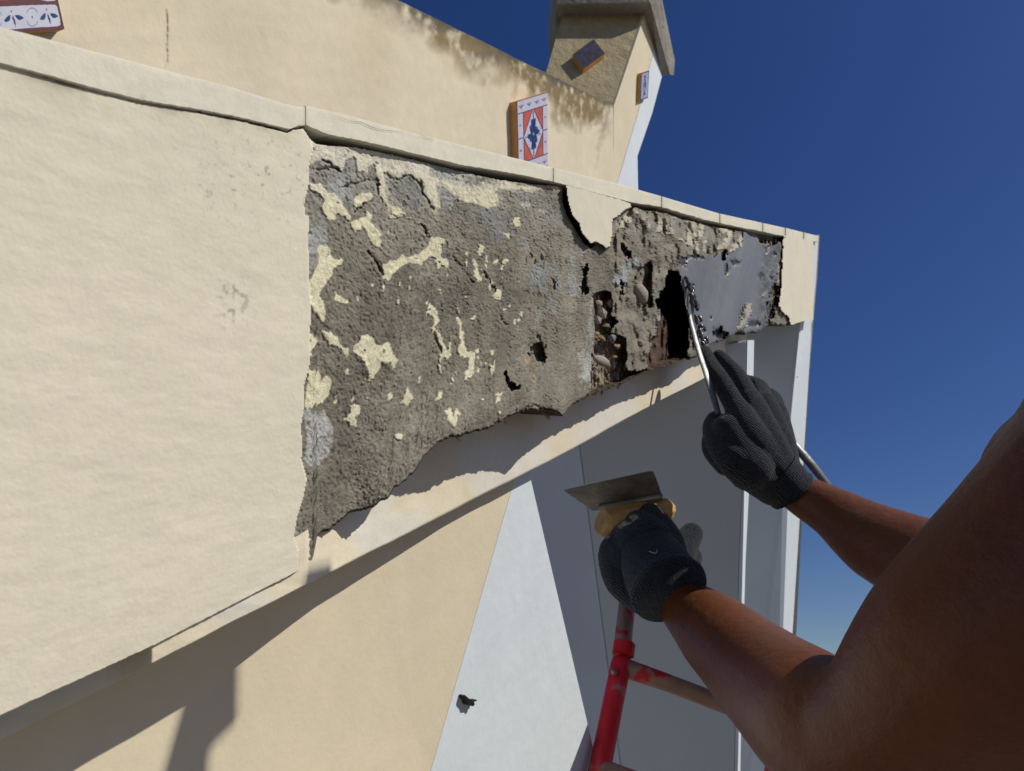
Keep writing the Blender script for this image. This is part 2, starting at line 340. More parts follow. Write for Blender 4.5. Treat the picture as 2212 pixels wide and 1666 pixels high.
F2 = [[(1330, 360), (1400, 380), (1440, 420), (1470, 480), (1450, 530), (1390, 550), (1370, 500), (1340, 520), (1300, 470), (1320, 420)],
 [(1400, 370), (1880, 395), (1880, 440), (1830, 440), (1800, 420), (1700, 415), (1640, 430), (1560, 395), (1540, 440), (1490, 430), (1450, 400)],
 [(210, 365), (290, 375), (340, 420), (390, 440), (440, 520), (490, 590), (480, 605), (440, 580), (380, 580), (375, 620), (335, 625), (310, 570), (290, 530), (320, 480), (290, 450), (250, 420), (210, 405)],
 [(510, 470), (580, 435), (610, 435), (635, 465), (600, 490), (520, 540), (500, 510)],
 [(490, 610), (560, 610), (590, 555), (610, 570), (620, 640), (690, 710), (680, 770), (670, 810), (630, 760), (600, 690), (560, 660), (530, 670), (505, 700), (490, 650)],
 [(680, 910), (760, 870), (810, 840), (850, 860), (940, 820), (990, 760), (990, 735), (1060, 730), (1110, 770), (1090, 775), (1070, 860), (1110, 870), (1130, 910), (1110, 930), (1080, 900), (1010, 850), (950, 870), (935, 915), (900, 900), (870, 890), (800, 920), (760, 960), (720, 1010), (705, 985)],
 [(285, 770), (340, 780), (350, 840), (390, 880), (435, 875), (430, 900), (380, 930), (350, 1010), (320, 1030), (290, 1060), (280, 1110), (310, 1130), (320, 1220), (300, 1280), (270, 1230), (225, 1180), (205, 1040), (250, 960), (280, 900)],
 [(385, 1055), (410, 1090), (470, 1130), (460, 1155), (420, 1135), (380, 1120)], [(775, 1140), (800, 1095), (812, 1150), (790, 1170)], [(715, 690), (740, 680), (735, 710), (720, 730)],
 [(970, 1180), (1000, 1130), (1020, 1180), (1040, 1240), (1025, 1285), (1000, 1255)], [(1022, 1300), (1060, 1340), (1090, 1400), (1128, 1480), (1105, 1535), (1070, 1440), (1030, 1370)],
 [(1188, 1230), (1208, 1280), (1205, 1330), (1212, 1420), (1232, 1470), (1300, 1460), (1300, 1530), (1275, 1620), (1215, 1665), (1240, 1580), (1250, 1510), (1200, 1500), (1165, 1460), (1185, 1380)],
 [(500, 1450), (560, 1380), (600, 1345), (640, 1380), (650, 1430), (710, 1395), (740, 1410), (760, 1480), (790, 1520), (770, 1590), (740, 1540), (690, 1540), (650, 1600), (620, 1650), (605, 1590), (580, 1570), (550, 1510)],
 [(305, 1330), (370, 1350), (400, 1380), (400, 1430), (480, 1470), (470, 1510), (430, 1490), (400, 1450), (350, 1440), (305, 1380)], [(205, 1350), (270, 1400), (230, 1490), (205, 1560)], [(440, 1585), (478, 1575), (472, 1625), (438, 1625)],
 [(1266, 865), (1298, 870), (1313, 920), (1322, 980), (1343, 1030), (1283, 1005), (1283, 950)], [(1405, 880), (1438, 868), (1438, 900), (1405, 918)], [(1466, 880), (1512, 853), (1500, 882), (1472, 922)], [(1420, 1045), (1445, 1075), (1462, 1090), (1448, 1142), (1412, 1135)],
 [(1445, 1190), (1502, 1178), (1508, 1217), (1490, 1200)], [(1278, 1230), (1303, 1232), (1292, 1262), (1272, 1255)], [(1400, 1455), (1432, 1460), (1428, 1482), (1398, 1497)], [(1366, 1525), (1398, 1570), (1403, 1625), (1378, 1612)],
 [(1535, 605), (1590, 595), (1585, 680), (1545, 655)], [(1468, 700), (1512, 690), (1500, 735)], [(1580, 480), (1655, 492), (1640, 552), (1590, 520)], [(1700, 540), (1748, 528), (1748, 582), (1700, 572)],
 [(1150, 430), (1200, 420), (1270, 450), (1345, 495), (1310, 525), (1260, 480), (1210, 490), (1180, 500)], [(1318, 775), (1338, 790), (1318, 865), (1303, 820)], [(1345, 840), (1362, 850), (1355, 905), (1342, 880)], [(1045, 1020), (1058, 1020), (1058, 1060), (1046, 1055)], [(1088, 1550), (1094, 1550), (1094, 1640), (1088, 1640)], [(1012, 1555), (1026, 1555), (1026, 1580), (1012, 1580)], [(1226, 1090), (1234, 1080), (1236, 1115), (1228, 1120)], [(1232, 1140), (1238, 1140), (1240, 1190), (1234, 1190)], [(1396, 1010), (1408, 1010), (1410, 1040), (1400, 1035)]]
F1 = [[(205, 120), (235, 130), (270, 160), (300, 190), (330, 155), (365, 210), (340, 270), (300, 330), (240, 350), (200, 390), (190, 290), (205, 210)], [(808, 290), (850, 228), (873, 320), (840, 362), (808, 330)], [(1103, 370), (1142, 363), (1148, 475), (1120, 440)], [(700, 290), (742, 272), (747, 312), (712, 345)], [(1038, 270), (1062, 258), (1062, 312), (1038, 322)], [(1320, 310), (1352, 308), (1340, 338)], [(425, 430), (482, 402), (482, 432), (438, 448)],
 [(748, 560), (812, 538), (792, 588)], [(1434, 388), (1456, 410), (1440, 418)], [(1400, 275), (1440, 270), (1415, 290)], [(905, 185), (935, 165), (930, 185)], [(1150, 165), (1165, 160), (1160, 200), (1148, 200)], [(1130, 215), (1142, 215), (1140, 245)], [(240, 545), (275, 530), (260, 560)], [(585, 290), (600, 288), (595, 305)], [(632, 785), (660, 785), (650, 800)]]
paint = inpoly(Uf, Vf, flecks_top)
paint |= (fbm(Sm*170 + Tm*30, Tm*75, 3, 77) > .50) & inpoly(U, V, [(880, 560), (1120, 520), (1130, 700), (1100, 900), (980, 930), (900, 900), (690, 1010), (680, 700)])
for p_ in F2: paint |= inpoly(Uf, Vf, Z2(p_))
for p_ in F1: paint |= inpoly(Uf, Vf, Z1(p_))
paint &= (fbm(Sm*260, Tm*260, 3, 40) > -.52)
# scalloped remains right of the island
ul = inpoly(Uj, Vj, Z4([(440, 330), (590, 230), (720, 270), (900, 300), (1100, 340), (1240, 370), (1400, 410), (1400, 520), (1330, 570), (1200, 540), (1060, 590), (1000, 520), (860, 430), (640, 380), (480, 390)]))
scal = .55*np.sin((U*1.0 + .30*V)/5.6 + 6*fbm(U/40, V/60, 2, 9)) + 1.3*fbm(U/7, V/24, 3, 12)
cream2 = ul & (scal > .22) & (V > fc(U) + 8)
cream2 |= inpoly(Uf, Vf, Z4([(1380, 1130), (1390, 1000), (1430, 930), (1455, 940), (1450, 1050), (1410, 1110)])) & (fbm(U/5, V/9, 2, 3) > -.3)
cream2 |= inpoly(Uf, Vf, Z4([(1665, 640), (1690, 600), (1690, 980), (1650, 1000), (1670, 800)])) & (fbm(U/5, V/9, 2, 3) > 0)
paint = (paint | cream2) & mort & ~gr & ~hole & ~crack & ~slot & ~pebz & ~wet
def blur(m, k):
    m = m.astype(float)
    for ax_ in (0, 1):
        c = np.cumsum(np.pad(m, [(k + 1, k) if a == ax_ else (0, 0) for a in (0, 1)], mode='edge'), axis=ax_)
        n_ax = m.shape[ax_]
        m = (np.take(c, np.arange(2*k + 1, 2*k + 1 + n_ax), ax_) - np.take(c, np.arange(0, n_ax), ax_))/(2*k + 1)
    return m
soft = (V < 470)*1.0*(U > 830)
pb = lerp(blur(paint, 1), blur(paint, 6), soft*.8 + .12)
pal = np.clip((pb - .38 + .36*fbm(Sm*420, Tm*420, 3, 41) + .12*fbm(Sm*120, Tm*120, 3, 47))*lerp(5.5, 2.2, soft), 0, 1)*(~gr & ~hole & ~crack & ~slot & mort & ~wet)
dust = np.clip(sstep(-V, -520, -330)*.45*(fbm(Sm*70, Tm*110, 4, 48) + .25) + .25*np.clip(fbm(Sm*30, Tm*45, 4, 49) - .15, 0, 1), 0, .5)*mort
tone = fbm(Sm*9, Tm*9, 4, 21)[..., None]; fine = fbm(Sm*340, Tm*340, 3, 25)[..., None]; mid = fbm(Sm*45, Tm*45, 4, 23)[..., None]
col_face = np.array([.725, .672, .535])*(1 + .03*tone) + np.array([.012, -.002, .012])*np.clip(tone, 0, 1)
dk = np.array([.265, .243, .196]); bl = np.array([.375, .38, .37]); br = np.array([.29, .255, .20])
col_m = dk*(1 + .28*fine + .22*mid); col_m = lerp(col_m, br*(1 + .2*fine), np.clip(tone*.9, 0, 1))
big = fbm(Sm*24 + Tm*14, Tm*10 - Sm*5, 3, 64)[..., None]
col_m = col_m*(1 + .30*big)*(1 - .12*sstep(V, 480, 700)[..., None])
col_m = lerp(col_m, np.array([.36, .355, .33])*(1 + .15*fine), (sstep(-V, -560, -380)*.45*(U < 1300)*np.clip(.5 + 1.5*big[..., 0], 0, 1))[..., None])
def blend(colr, poly, target, soft=0., mul=.15):
    m = inpoly(Uj, Vj, poly)
    n = np.clip(.55 + 1.6*mid[..., 0] + .5*fine[..., 0], 0, 1)*m
    return lerp(colr, np.array(target)*(1 + mul*fine + mul*mid), n[..., None])
for p_, t_ in [(Z2([(215, 270), (330, 220), (480, 200), (640, 260), (660, 330), (480, 400), (520, 560), (420, 560), (300, 400), (215, 370)]), bl), (Z2([(180, 450), (260, 430), (330, 560), (330, 760), (290, 900), (220, 960), (190, 700)]), bl*1.05),
               (Z2([(990, 250), (1200, 290), (1450, 380), (1300, 420), (1050, 330)]), bl*1.1), (Z2([(1055, 375), (1100, 380), (1160, 450), (1140, 560), (1070, 480)]), bl), (Z2([(700, 330), (900, 310), (960, 420), (920, 560), (800, 500), (740, 430)]), bl*.62),
               (Z2([(1140, 560), (1300, 520), (1520, 560), (1560, 720), (1440, 760), (1300, 640)]), bl*.68), (Z2([(1540, 400), (1840, 440), (1880, 640), (1700, 600), (1560, 560)]), bl*.8), (Z2([(1000, 760), (1130, 820), (1150, 900), (1000, 880)]), bl*.6),
               (Z2([(1600, 700), (1680, 680), (1680, 800), (1620, 830)]), (.31, .32, .325)), (Z2([(1660, 900), (1830, 880), (1850, 1080), (1800, 1240), (1690, 1260), (1650, 1080)]), (.30, .33, .32)),
               (Z2([(1900, 830), (2010, 790), (2010, 960), (1960, 1110), (1910, 1090), (1890, 950)]), (.34, .36, .355)), (Z2([(2000, 1420), (2040, 1130), (2075, 1100), (2060, 1400), (2050, 1660), (1950, 1640), (1960, 1500)]), (.42, .44, .42)), (Z1([(1950, 0), (2050, 0), (2040, 200), (2020, 300), (1960, 130)]), (.42, .43, .41)),
               (Z1([(180, 380), (300, 360), (370, 480), (360, 640), (250, 770), (180, 700), (200, 500)]), (.46, .46, .44)), (Z1([(120, 1120), (200, 1140), (180, 1250), (150, 1300)]), (.3, .3, .28)), (Z1([(175, 1200), (265, 1190), (245, 1330), (215, 1280)]), (.6, .6, .56)), (Z1([(790, 860), (860, 790), (850, 830), (810, 860)]), (.6, .6, .58)),
               (Z4([(440, 760), (540, 640), (640, 590), (640, 680), (560, 720), (540, 860), (440, 780)]), (.36, .39, .40)), (Z4([(480, 280), (720, 270), (1000, 330), (1380, 420), (1380, 560), (1000, 560), (700, 440), (470, 380)]), (.31, .30, .26)), (Z4([(750, 1010), (800, 1030), (780, 1090), (750, 1130)]), (.45, .47, .46))]:
    col_m = blend(col_m, p_, t_)
rust = inpoly(Uj, Vj, Z1([(1600, 20), (1690, 60), (1690, 240), (1640, 160)])) | pebz | inpoly(Uj, Vj, slots[2])
col_m = lerp(col_m, np.array([.36, .26, .18])*(1 + .5*fine + .4*mid), (rust*np.clip(.35 + .9*mid[..., 0] + .3*(pebz), 0, .8))[..., None])
col_m = lerp(col_m, np.array([.155, .150, .145])*(1 + .1*mid), (wet*1.0)[..., None])
streak = fbm(U/5 + V/40, V/120, 3, 33)
col_w = np.array([.195, .198, .202])*(1 + .16*np.clip(fbm(U/19 + V/90, V/400, 2, 34)*1.6, -1, 1)[..., None] + .05*streak[..., None] + .06*tone)
wsp = np.zeros_like(U)
for (x_, y_, a_, b_) in [(610, 540, 38, 75), (650, 730, 32, 95), (760, 660, 62, 38), (1100, 840, 45, 50), (430, 1390, 20, 40), (540, 1550, 65, 80), (360, 1540, 14, 40), (1290, 1010, 60, 80), (1290, 550, 22, 50), (1180, 430, 34, 90), (1240, 860, 18, 60), (1220, 1290, 20, 90), (1200, 300, 150, 45), (60, 640, 60, 90), (250, 590, 120, 25), (180, 980, 30, 60), (1000, 1480, 90, 50), (1330, 1200, 30, 120)]:
    d_ = np.hypot((Uf*.5 + Uj*.5 - 1464 - .1628*x_)/(.1628*a_), (Vf*.5 + Vj*.5 - 460.9 - .1628*y_)/(.1628*b_)); wsp = np.maximum(wsp, np.clip((1.2 - d_ + .45*fbm(U/6, V/10, 3, 52))*1.3, 0, 1))
wsp = wsp*wet; rgt = sstep(U + .12*(V - 600), 1632, 1650)*wet
col_w = lerp(col_w, np.array([.15, .145, .125])*(1 + .5*fbm(U/7, V/16, 3, 55)[..., None]), (rgt*.8)[..., None])
col_w = lerp(col_w, np.array([.035, .033, .03]), (wsp*.9)[..., None])
shard = inpoly(Uf, Vf, [(1464 + .1628*x, 460.9 + .1628*y) for x, y in [(930, 1165), (975, 1220), (965, 1330), (890, 1510), (780, 1580), (855, 1320)]])
col_w = lerp(col_w, np.array([.50, .44, .33])*(1 + .3*fine), (shard*np.clip(.7 + fbm(U/4, V/8, 2, 56), 0, 1))[..., None])
col_p = np.array([.80, .745, .53])*(1 + .05*tone + .05*fine)
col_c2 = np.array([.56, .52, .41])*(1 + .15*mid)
col_up = np.array([.75, .70, .585])*(1 + .04*tone)
up = sstep(V, 355, 460)[..., None]; col_p = lerp(col_up, col_p, np.clip(up, 0, 1))
COL = np.where(mort[..., None], col_m, col_face)
COL = np.where(wet[..., None], col_w, COL)
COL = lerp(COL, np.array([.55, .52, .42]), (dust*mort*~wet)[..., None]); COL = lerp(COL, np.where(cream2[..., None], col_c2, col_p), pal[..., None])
COL = lerp(COL, np.array([.17, .13, .085])*(1 + .3*mid), (gr*.8)[..., None])
COL = lerp(COL, np.array([.012, .010, .008]), ((hole | crack))[..., None]*1.)  # deep shade of hole and crack put into the colour as near black
# dirt under the coping and small grey scuffs on the painted face
dd = V - fc(U); dirt = np.exp(-np.clip(dd, 0, None)/(14 + 12*(U < 300)))*np.clip(.5 + 1.6*fbm(Sm*55, Tm*55, 4, 60), 0, 1)*(~mort)*(U < 650)
COL = lerp(COL, np.array([.30, .26, .18]), (dirt*.85)[..., None])
crk = near(U, V + 1.5*fbm(U/9, U*0, 3, 77), [(120, 176), (233, 205), (300, 222), (430, 243), (520, 260), (590, 277), (620, 286), (632, 279), (655, 276)], 2.2)*np.clip(.35 + sstep(U, 380, 520), 0, 1)*(U < 657)
COL = lerp(COL, np.array([.07, .055, .035]), np.clip(crk*2.2, 0, 1)[..., None])
COL = lerp(COL, np.array([.07, .055, .035]), ((np.hypot((U - 102)/9, (V - 165)/3.2) < 1) | (np.hypot((U - 430)/5, (V - 241)/2.4) < 1))[..., None]*.9)
sc1 = np.exp(-(((U - 505)/35)**2 + ((V - 645)/60)**2))*np.clip(fbm(Sm*330, Tm*330, 3, 61)*3 - .5, 0, 1) + np.exp(-(((U - 560)/160)**2 + ((V - 380)/110)**2))*np.clip(fbm(Sm*420, Tm*420, 3, 63)*4 - 1.5, 0, 1)*.8
COL = lerp(COL, np.array([.28, .24, .19]), (np.clip(sc1, 0, 1)*(~mort)*.8)[..., None])
# relief (metres, outward)
H = .00055*fbm(Sm*11, Tm*22, 3, 70) + .00022*fbm(Sm*50, Tm*140, 3, 71)
tr = fbm(Sm*26 + Tm*16, Tm*9 - Sm*6, 3, 80)
Hm = -.0036 + .0021*tr + .0006*fbm(Sm*75, Tm*75, 3, 81) + .0008*fbm(Sm*620, Tm*620, 3, 82) + .00025*fbm(Sm*260, Tm*300, 2, 83) + .0008*fbm(Sm*40 + Tm*30, Tm*80, 2, 85)
sw1 = [Z2([(270, 290), (330, 280), (410, 270)]), Z2([(430, 400), (560, 365), (665, 350)]), Z2([(505, 555), (560, 520), (620, 490)]), Z2([(600, 820), (650, 900), (700, 990)]), Z2([(1160, 860), (1200, 920), (1260, 1010)]), Z2([(1015, 1300), (1035, 1400), (1080, 1470)]), Z2([(930, 350), (960, 430), (1030, 540)]), Z2([(1800, 1000), (1810, 1070)]), Z2([(660, 380), (665, 440), (720, 520)]), Z2([(940, 640), (985, 730)]),
       Z2([(1340, 960), (1400, 1040), (1440, 1130)]), Z2([(1460, 1220), (1500, 1300)]), Z2([(690, 310), (770, 350), (870, 320), (940, 390)]), Z2([(300, 225), (350, 245), (415, 290)]), Z2([(1690, 1340), (1700, 1380), (1740, 1430)]), Z2([(1640, 1480), (1700, 1480), (1720, 1540)]), Z1([(1600, 380), (1680, 360), (1800, 400)])]
cut = np.zeros_like(U)
for l_ in sw1: cut = np.maximum(cut, near(Uf, Vf, l_, 3.4))
Hm = Hm - .0034*cut*np.clip(.7 + fbm(Sm*150, Tm*150, 2, 87), 0, 1.3)
H = np.where(mort, Hm, H - .0025*crk)
H = lerp(H, -.0036 + .0021*tr + .0010*fbm(Sm*75, Tm*75, 3, 81) + .0004 + .0004*fbm(Sm*420, Tm*420, 2, 84), pal)
H = np.where(wet, -.001 + .0012*fbm(U/22 + V/90, V/400, 2, 34) + .0012*fbm(U/24, V/50, 3, 91) - .0028*wsp + .004*rgt*fbm(U/9, V/16, 3, 92) + .002*shard, H)
H = np.where(isl, .004 + .0006*fbm(Sm*30, Tm*30, 3, 95), H); H = np.where(end, .003 + .0008*fbm(Sm*20, Tm*20, 3, 96), H)
rough2 = mort & (U > 1330) & (U < 1690) & ~wet & ~hole
H = np.where(rough2, H + .005*fbm(U/14, V/30, 3, 97) + .002*scal*ul, H)
H = np.where(pebz, -.022 + .007*fbm(Sm*60, Tm*60, 3, 98), H)
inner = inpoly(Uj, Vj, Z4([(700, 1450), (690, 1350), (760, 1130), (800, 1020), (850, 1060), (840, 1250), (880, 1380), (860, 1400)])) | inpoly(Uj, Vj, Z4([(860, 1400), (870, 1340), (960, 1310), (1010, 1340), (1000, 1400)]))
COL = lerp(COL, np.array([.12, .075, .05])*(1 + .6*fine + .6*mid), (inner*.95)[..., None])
H = np.where(slot, H - .010, H); H = np.where(gr, -.022 + .002*mid[..., 0], H); H = np.where(crack, -.022, H); H = np.where(hole, -.11 + .006*mid[..., 0], H); H = np.where(inner, -.030 + .006*mid[..., 0], H)
lip = np.clip((V - (bot[None] - 6))/6, 0, 1)*mort; H = H - .004*lip**2
bul = sstep(U, 740, 880)*(1 - sstep(U, 1200, 1300))*sstep(V - bot[None], -150, -8)*mort; H = H + .011*bul

cH = CF - H*1.138; yH = cH/(AL - rx); P3 = np.stack([rx*yH, yH, (CV - V)/F*yH], -1)   # relief
idx = np.arange(NU*NV).reshape(NV, NU)
Q = np.stack([idx[:-1, :-1], idx[1:, :-1], idx[1:, 1:], idx[:-1, 1:]], -1).reshape(-1, 4)
klass = np.where(wet, 2, np.where(mort | gr | hole | crack, 1, np.where(end, 3, np.where(isl, 4, 0))))
kq = np.maximum.reduce([klass[:-1, :-1], klass[1:, :-1], klass[1:, 1:], klass[:-1, 1:]]).reshape(-1)
kq = klass[:-1, :-1].reshape(-1)
allv = P3.reshape(-1, 3); allc = np.clip(COL.reshape(-1, 3), .004, .9)
for k, nm, mt, lb in [(0, 'painted_render', M_face, None), (1, 'bare_mortar', M_mortar, 'rough bare grey mortar with flecks of old cream paint'), (2, 'fresh_mortar', M_wet, 'smooth freshly trowelled wet grey mortar'), (3, 'painted_render', M_face, None), (4, 'painted_render', M_face, 'ragged cream render piece left between two bare patches')]:
    q = Q[kq == k]; used, inv = np.unique(q, return_inverse=True)
    o = link(nm, allv[used], inv.reshape(-1, 4), mt, beam, True, allc[used])
    if lb: o['label'] = lb

# ---- lower strip of the beam, set back under the broken face
SU = 520; su = np.linspace(-80, 1613, SU); ST = 34
rec = np.interp(su, [-80, 230, 262, 328, 660, 800, 1000, 1300, 1613], [.022, .022, .018, .0022, .0022, .026, .040, .042, .042])
# where a point of the recessed strip is seen: top hidden behind the face, bottom on the surveyed line
sb = fs(su) + 1.2*fbm(su/60, su*0, 3, 15); st = fb(su) - np.interp(su, [1340, 1375, 1515, 1545], [75, 5, 5, 40])
Ts = np.linspace(0, 1, ST)[:, None]
Us = np.repeat(su[None], ST, 0); Vs = st[None] + (sb - st)[None]*Ts
cs = CF + rec[None]*1.138 + 0*Us
rxs = (Us - CU)/F; ys = cs/(AL - rxs)
Ps = np.stack([rxs*ys, ys, (CV - Vs)/F*ys], -1) + NF*(.0007*fbm(ys*20, Vs/60, 3, 16))[..., None]
back = Ps[-1] - NF*.05; back2 = Ps[0] - NF*.05
Pall = np.concatenate([Ps, back[None]], 0)
ix = np.arange(SU*(ST + 1)).reshape(ST + 1, SU)
qs = np.stack([ix[:-1, :-1], ix[1:, :-1], ix[1:, 1:], ix[:-1, 1:]], -1).reshape(-1, 4)
cst = np.array([.74, .66, .50])*(1 + .05*fbm(ys*9, Vs/50, 3, 17)[..., None])
cst = lerp(cst, np.array([.72, .68, .60]), sstep(fbm(ys*12, Vs/200, 2, 18), -.1, .2)[..., None])
cst = np.concatenate([cst, cst[-1:]], 0)
o = link('lower_strip', Pall.reshape(-1, 3), qs, M_face, beam, True, cst.reshape(-1, 3))
# body of the beam behind its faces
core_t = [on(CF, u, ft(u) + 6, -.10) for u in np.linspace(-80, 1757, 40)]
core = []
cu = np.linspace(-80, 1757, 60)
vs_, fs_ = [], []
for u in cu:
    yy = CF/(AL - (u - CU)/F)
    zt = (CV - (fc(u) - 3))/F*yy; zb = (CV - (min(fs(u), 1700) - 8 if u < 1600 else fb(u) - 4))/F*yy
    base = np.array([(u - CU)/F*yy, yy, 0])
    for d_, z_ in ((.13, zt), (.22, zt), (.22, zb), (.13, zb)): vs_.append(base - NF*d_ + np.array([0, 0, z_]))
for i in range(len(cu) - 1):
    for k in range(4): fs_.append([i*4 + k, i*4 + (k + 1) % 4, (i + 1)*4 + (k + 1) % 4, (i + 1)*4 + k])
fs_ += [[0, 1, 2, 3], [(len(cu) - 1)*4 + k for k in (3, 2, 1, 0)]]
M_core = mat('rubble_core', (.10, .075, .055), .95, .1, [(80, .4)], [(90, .01)])
link('core', vs_, fs_, M_core, beam)
# underside lip that closes the face to the strip (also the broken lower lip of mortar)
lu = gu; lb_ = bot
va = [on(CF + .005 - .0125*float(sstep(np.array(u), 740, 880)*(1 - sstep(np.array(u), 1200, 1300))), u, v) for u, v in zip(lu, lb_)]; vb_ = [p - NF*(.014 if u < 690 else .05) + np.array([0, 0, .002]) for p, u in zip(va, lu)]
n_ = len(va)
lipo = link('mortar_underside', va + vb_, [[i, i + 1, n_ + i + 1, n_ + i] for i in range(n_ - 1)], M_core, beam)

# ---- coping stones
cop = empty('coping', on(CF, 700, 240), 'thin cream painted coping in short lengths along the top of the damaged beam', 'coping')
joints = [-80, 655.5, 1192, 1427, 1553, 1646, 1695, 1735, 1768]
for a, b in zip(joints[:-1], joints[1:]):
    n = max(6, int((b - a)/2.5)); uu = np.linspace(a + .9, b - .9, n); vv = []; NT = 9
    topj = ft(uu) + .5*fbm(uu/30, uu*0, 3, int(a) % 50); botj = fc(uu) + 1.3*fbm(uu/6, uu*0, 4, 7 + int(b) % 40)
    if a < 0:
        topj = topj + 3*np.exp(-((uu - 640)/14)**2); uu = uu + 0
    Yc = CF/(AL - (uu - CU)/F)
    ov = .0016
    prof = [(-.12, 0, -.02), (ov - .004, 0, -.001), (ov - .0008, 0, 0), (ov - .0001, 0, .025)] + [(ov, 0, t) for t in np.linspace(.06, .975, 8)] + [(ov - .0005, 0, 1.0), (ov - .004, 0, 1.0), (-.09, 0, 1.0)]
    rows = []
    for (dp, _, t) in prof:
        P = ona(CF, uu, topj*(1 - t) + botj*t, np.full(n, 0.0) + .00012*fbm(uu/40, uu*0 + t*3, 3, 3))
        rows.append(P + NF*dp)
    A = np.array(rows); m_ = A.shape[0]
    ii = np.arange(m_*n).reshape(m_, n)
    q = np.stack([ii[:-1, :-1], ii[1:, :-1], ii[1:, 1:], ii[:-1, 1:]], -1).reshape(-1, 4).tolist()
    q += [ii[:, 0].tolist(), ii[::-1, -1].tolist()]
    tt = np.array([p[2] for p in prof])[:, None]*np.ones(n)[None]
    base = np.array([.735, .695, .575])*(1 + .05*fbm(uu[None]/40 + 0*tt, tt*3, 3, 44)[..., None])
    d_ = np.clip(fbm(uu[None]/14 + 0*tt, tt*6, 3, 46)*2 - .3, 0, 1)*np.clip(tt*3 - 2.2, 0, 1)
    ed = np.exp(-np.minimum(uu - a, b - uu)/2.5)[None]*.55 + 0*tt
    base = lerp(base, np.array([.33, .29, .21]), np.clip(d_*.6 + ed, 0, .8)[..., None])
    piece = link('coping_stone', A.reshape(-1, 3), q, M_coping, cop, True, base.reshape(-1, 3)); piece.data.set_sharp_from_angle(angle=R(35))
# hairline cracks in the coping: thin dark fissures cut as narrow recessed slivers
M_crack = mat('crack_dirt', (.10, .085, .06), .95, .05)
def fissure(parent, c, pts, wpx, off):
    pts = np.array(pts, float); n = 26; d = np.linspace(0, len(pts) - 1, n)
    uu = np.interp(d, range(len(pts)), pts[:, 0]); vv = np.interp(d, range(len(pts)), pts[:, 1]) + .8*fbm(d*3, d*0, 3, 66)
    w_ = wpx*np.clip(np.sin(np.linspace(.08, math.pi - .08, n)), .2, 1)*(.6 + .5*np.abs(fbm(d*4, d*0, 2, 5)))
    A = [on(c, u, v - w/2, off) for u, v, w in zip(uu, vv, w_)] + [on(c, u, v + w/2, off) for u, v, w in zip(uu, vv, w_)]
    return link('crack', A, [[i, i + 1, n + i + 1, n + i] for i in range(n - 1)], M_crack, parent)
fissure(cop, CF, ZL([(430, 160), (600, 220), (720, 230), (800, 270), (900, 305), (1060, 325), (1180, 330)]), 1.2, .0024)
fissure(cop, CF, ZL([(1330, 360), (1420, 400), (1500, 408)]), 1.0, .0024)

# ---- stones bedded in the broken core
rr0 = random.Random(3)
def stone_mesh(sub=2, rough=False):
    bm = bmesh.new(); bmesh.ops.create_icosphere(bm, subdivisions=sub, radius=1)
    for v in bm.verts:
        n = vnoise(v.co.x*1.3 + 5 + 11*len(bpy.data.meshes), v.co.y*1.3 + v.co.z*1.7, 3) + (rr0.uniform(-.22, .22) if rough else 0)
        v.co *= .62 + .7*float(n); v.co.x = round(v.co.x*2.6)/2.6*.35 + v.co.x*.65; v.co.z = round(v.co.z*2.2)/2.2*.35 + v.co.z*.65
    me = bpy.data.meshes.new('pebble'); bm.to_mesh(me); bm.free()
    for p in me.polygons: p.use_smooth = not rough
    return me
sc_cols = [(.46, .40, .34), (.40, .25, .16), (.26, .26, .27), (.50, .46, .40), (.44, .33, .22), (.30, .22, .16)]
SM = []; rr0 = random.Random(3)
for i, c in enumerate(sc_cols):
    me = stone_mesh(1 if i not in (0,) else 2, i not in (0,)); me.materials.append(mat('pebble_stone_%d' % i, c, .75, .35, [(200, .2)], [(300, .0008)])); SM.append(me)
def pebble(u, v, ru, rv, k, h=-.012, rot=0, dep=None):
    p = on(CF - h*1.138, u, v); yy = p[1]
    o = bpy.data.objects.new('pebble', SM[k % len(SM)]); scene.collection.objects.link(o); o.parent = beam
    o.location = W(p) - root_loc(beam)
    s = yy/F
    # local x along the wall, z up, y into the wall
    dF = np.array([AL, 1, .0]); dF /= np.linalg.norm(dF)
    X = Vector(Wa(dF) - np.array([0, 0, EYE])); Z = Vector((0, -sp, cp)); Yv = Z.cross(X)
    Mx = Matrix((X, Yv, Z)).transposed().to_4x4() @ Matrix.Rotation(rot, 4, 'Y')
    ru *= .8; rv *= .85; along = ru*s/max(abs(AL - (u - CU)/F)*.879, .12)*1.0
    o.rotation_euler = Mx.to_euler(); o.scale = (along, dep or min(along, rv*s)*.8, rv*s)
    return o
for (x, y, a, b, k, h, r) in [(650, 870, 40, 78, 0, -.004, .25), (600, 700, 24, 40, 1, -.012, 0), (365, 1010, 30, 45, 3, -.008, .5), (345, 935, 26, 30, 4, -.01, 0), (435, 940, 22, 42, 0, -.008, 0), (440, 1195, 26, 40, 2, -.006, 0), (365, 1195, 40, 26, 1, -.01, .2), (370, 1365, 72, 46, 0, -.006, .1), (330, 1160, 20, 22, 4, -.01, 0), (330, 1060, 26, 40, 3, -.01, .3), (400, 1100, 26, 28, 5, -.012, 0), (480, 1250, 30, 24, 4, -.01, 0), (460, 1330, 22, 20, 1, -.01, 0), (770, 1040, 20, 36, 2, -.006, 0), (650, 1230, 16, 40, 4, -.002, 0), (1800, 1480, 6, 6, 2, 0, 0)]:
    u, v = Z4([(x, y)])[0]
    if v < 815 or u < 1330: pebble(u, v, a*.294, b*.294, k, h, r)
rr = random.Random(5)
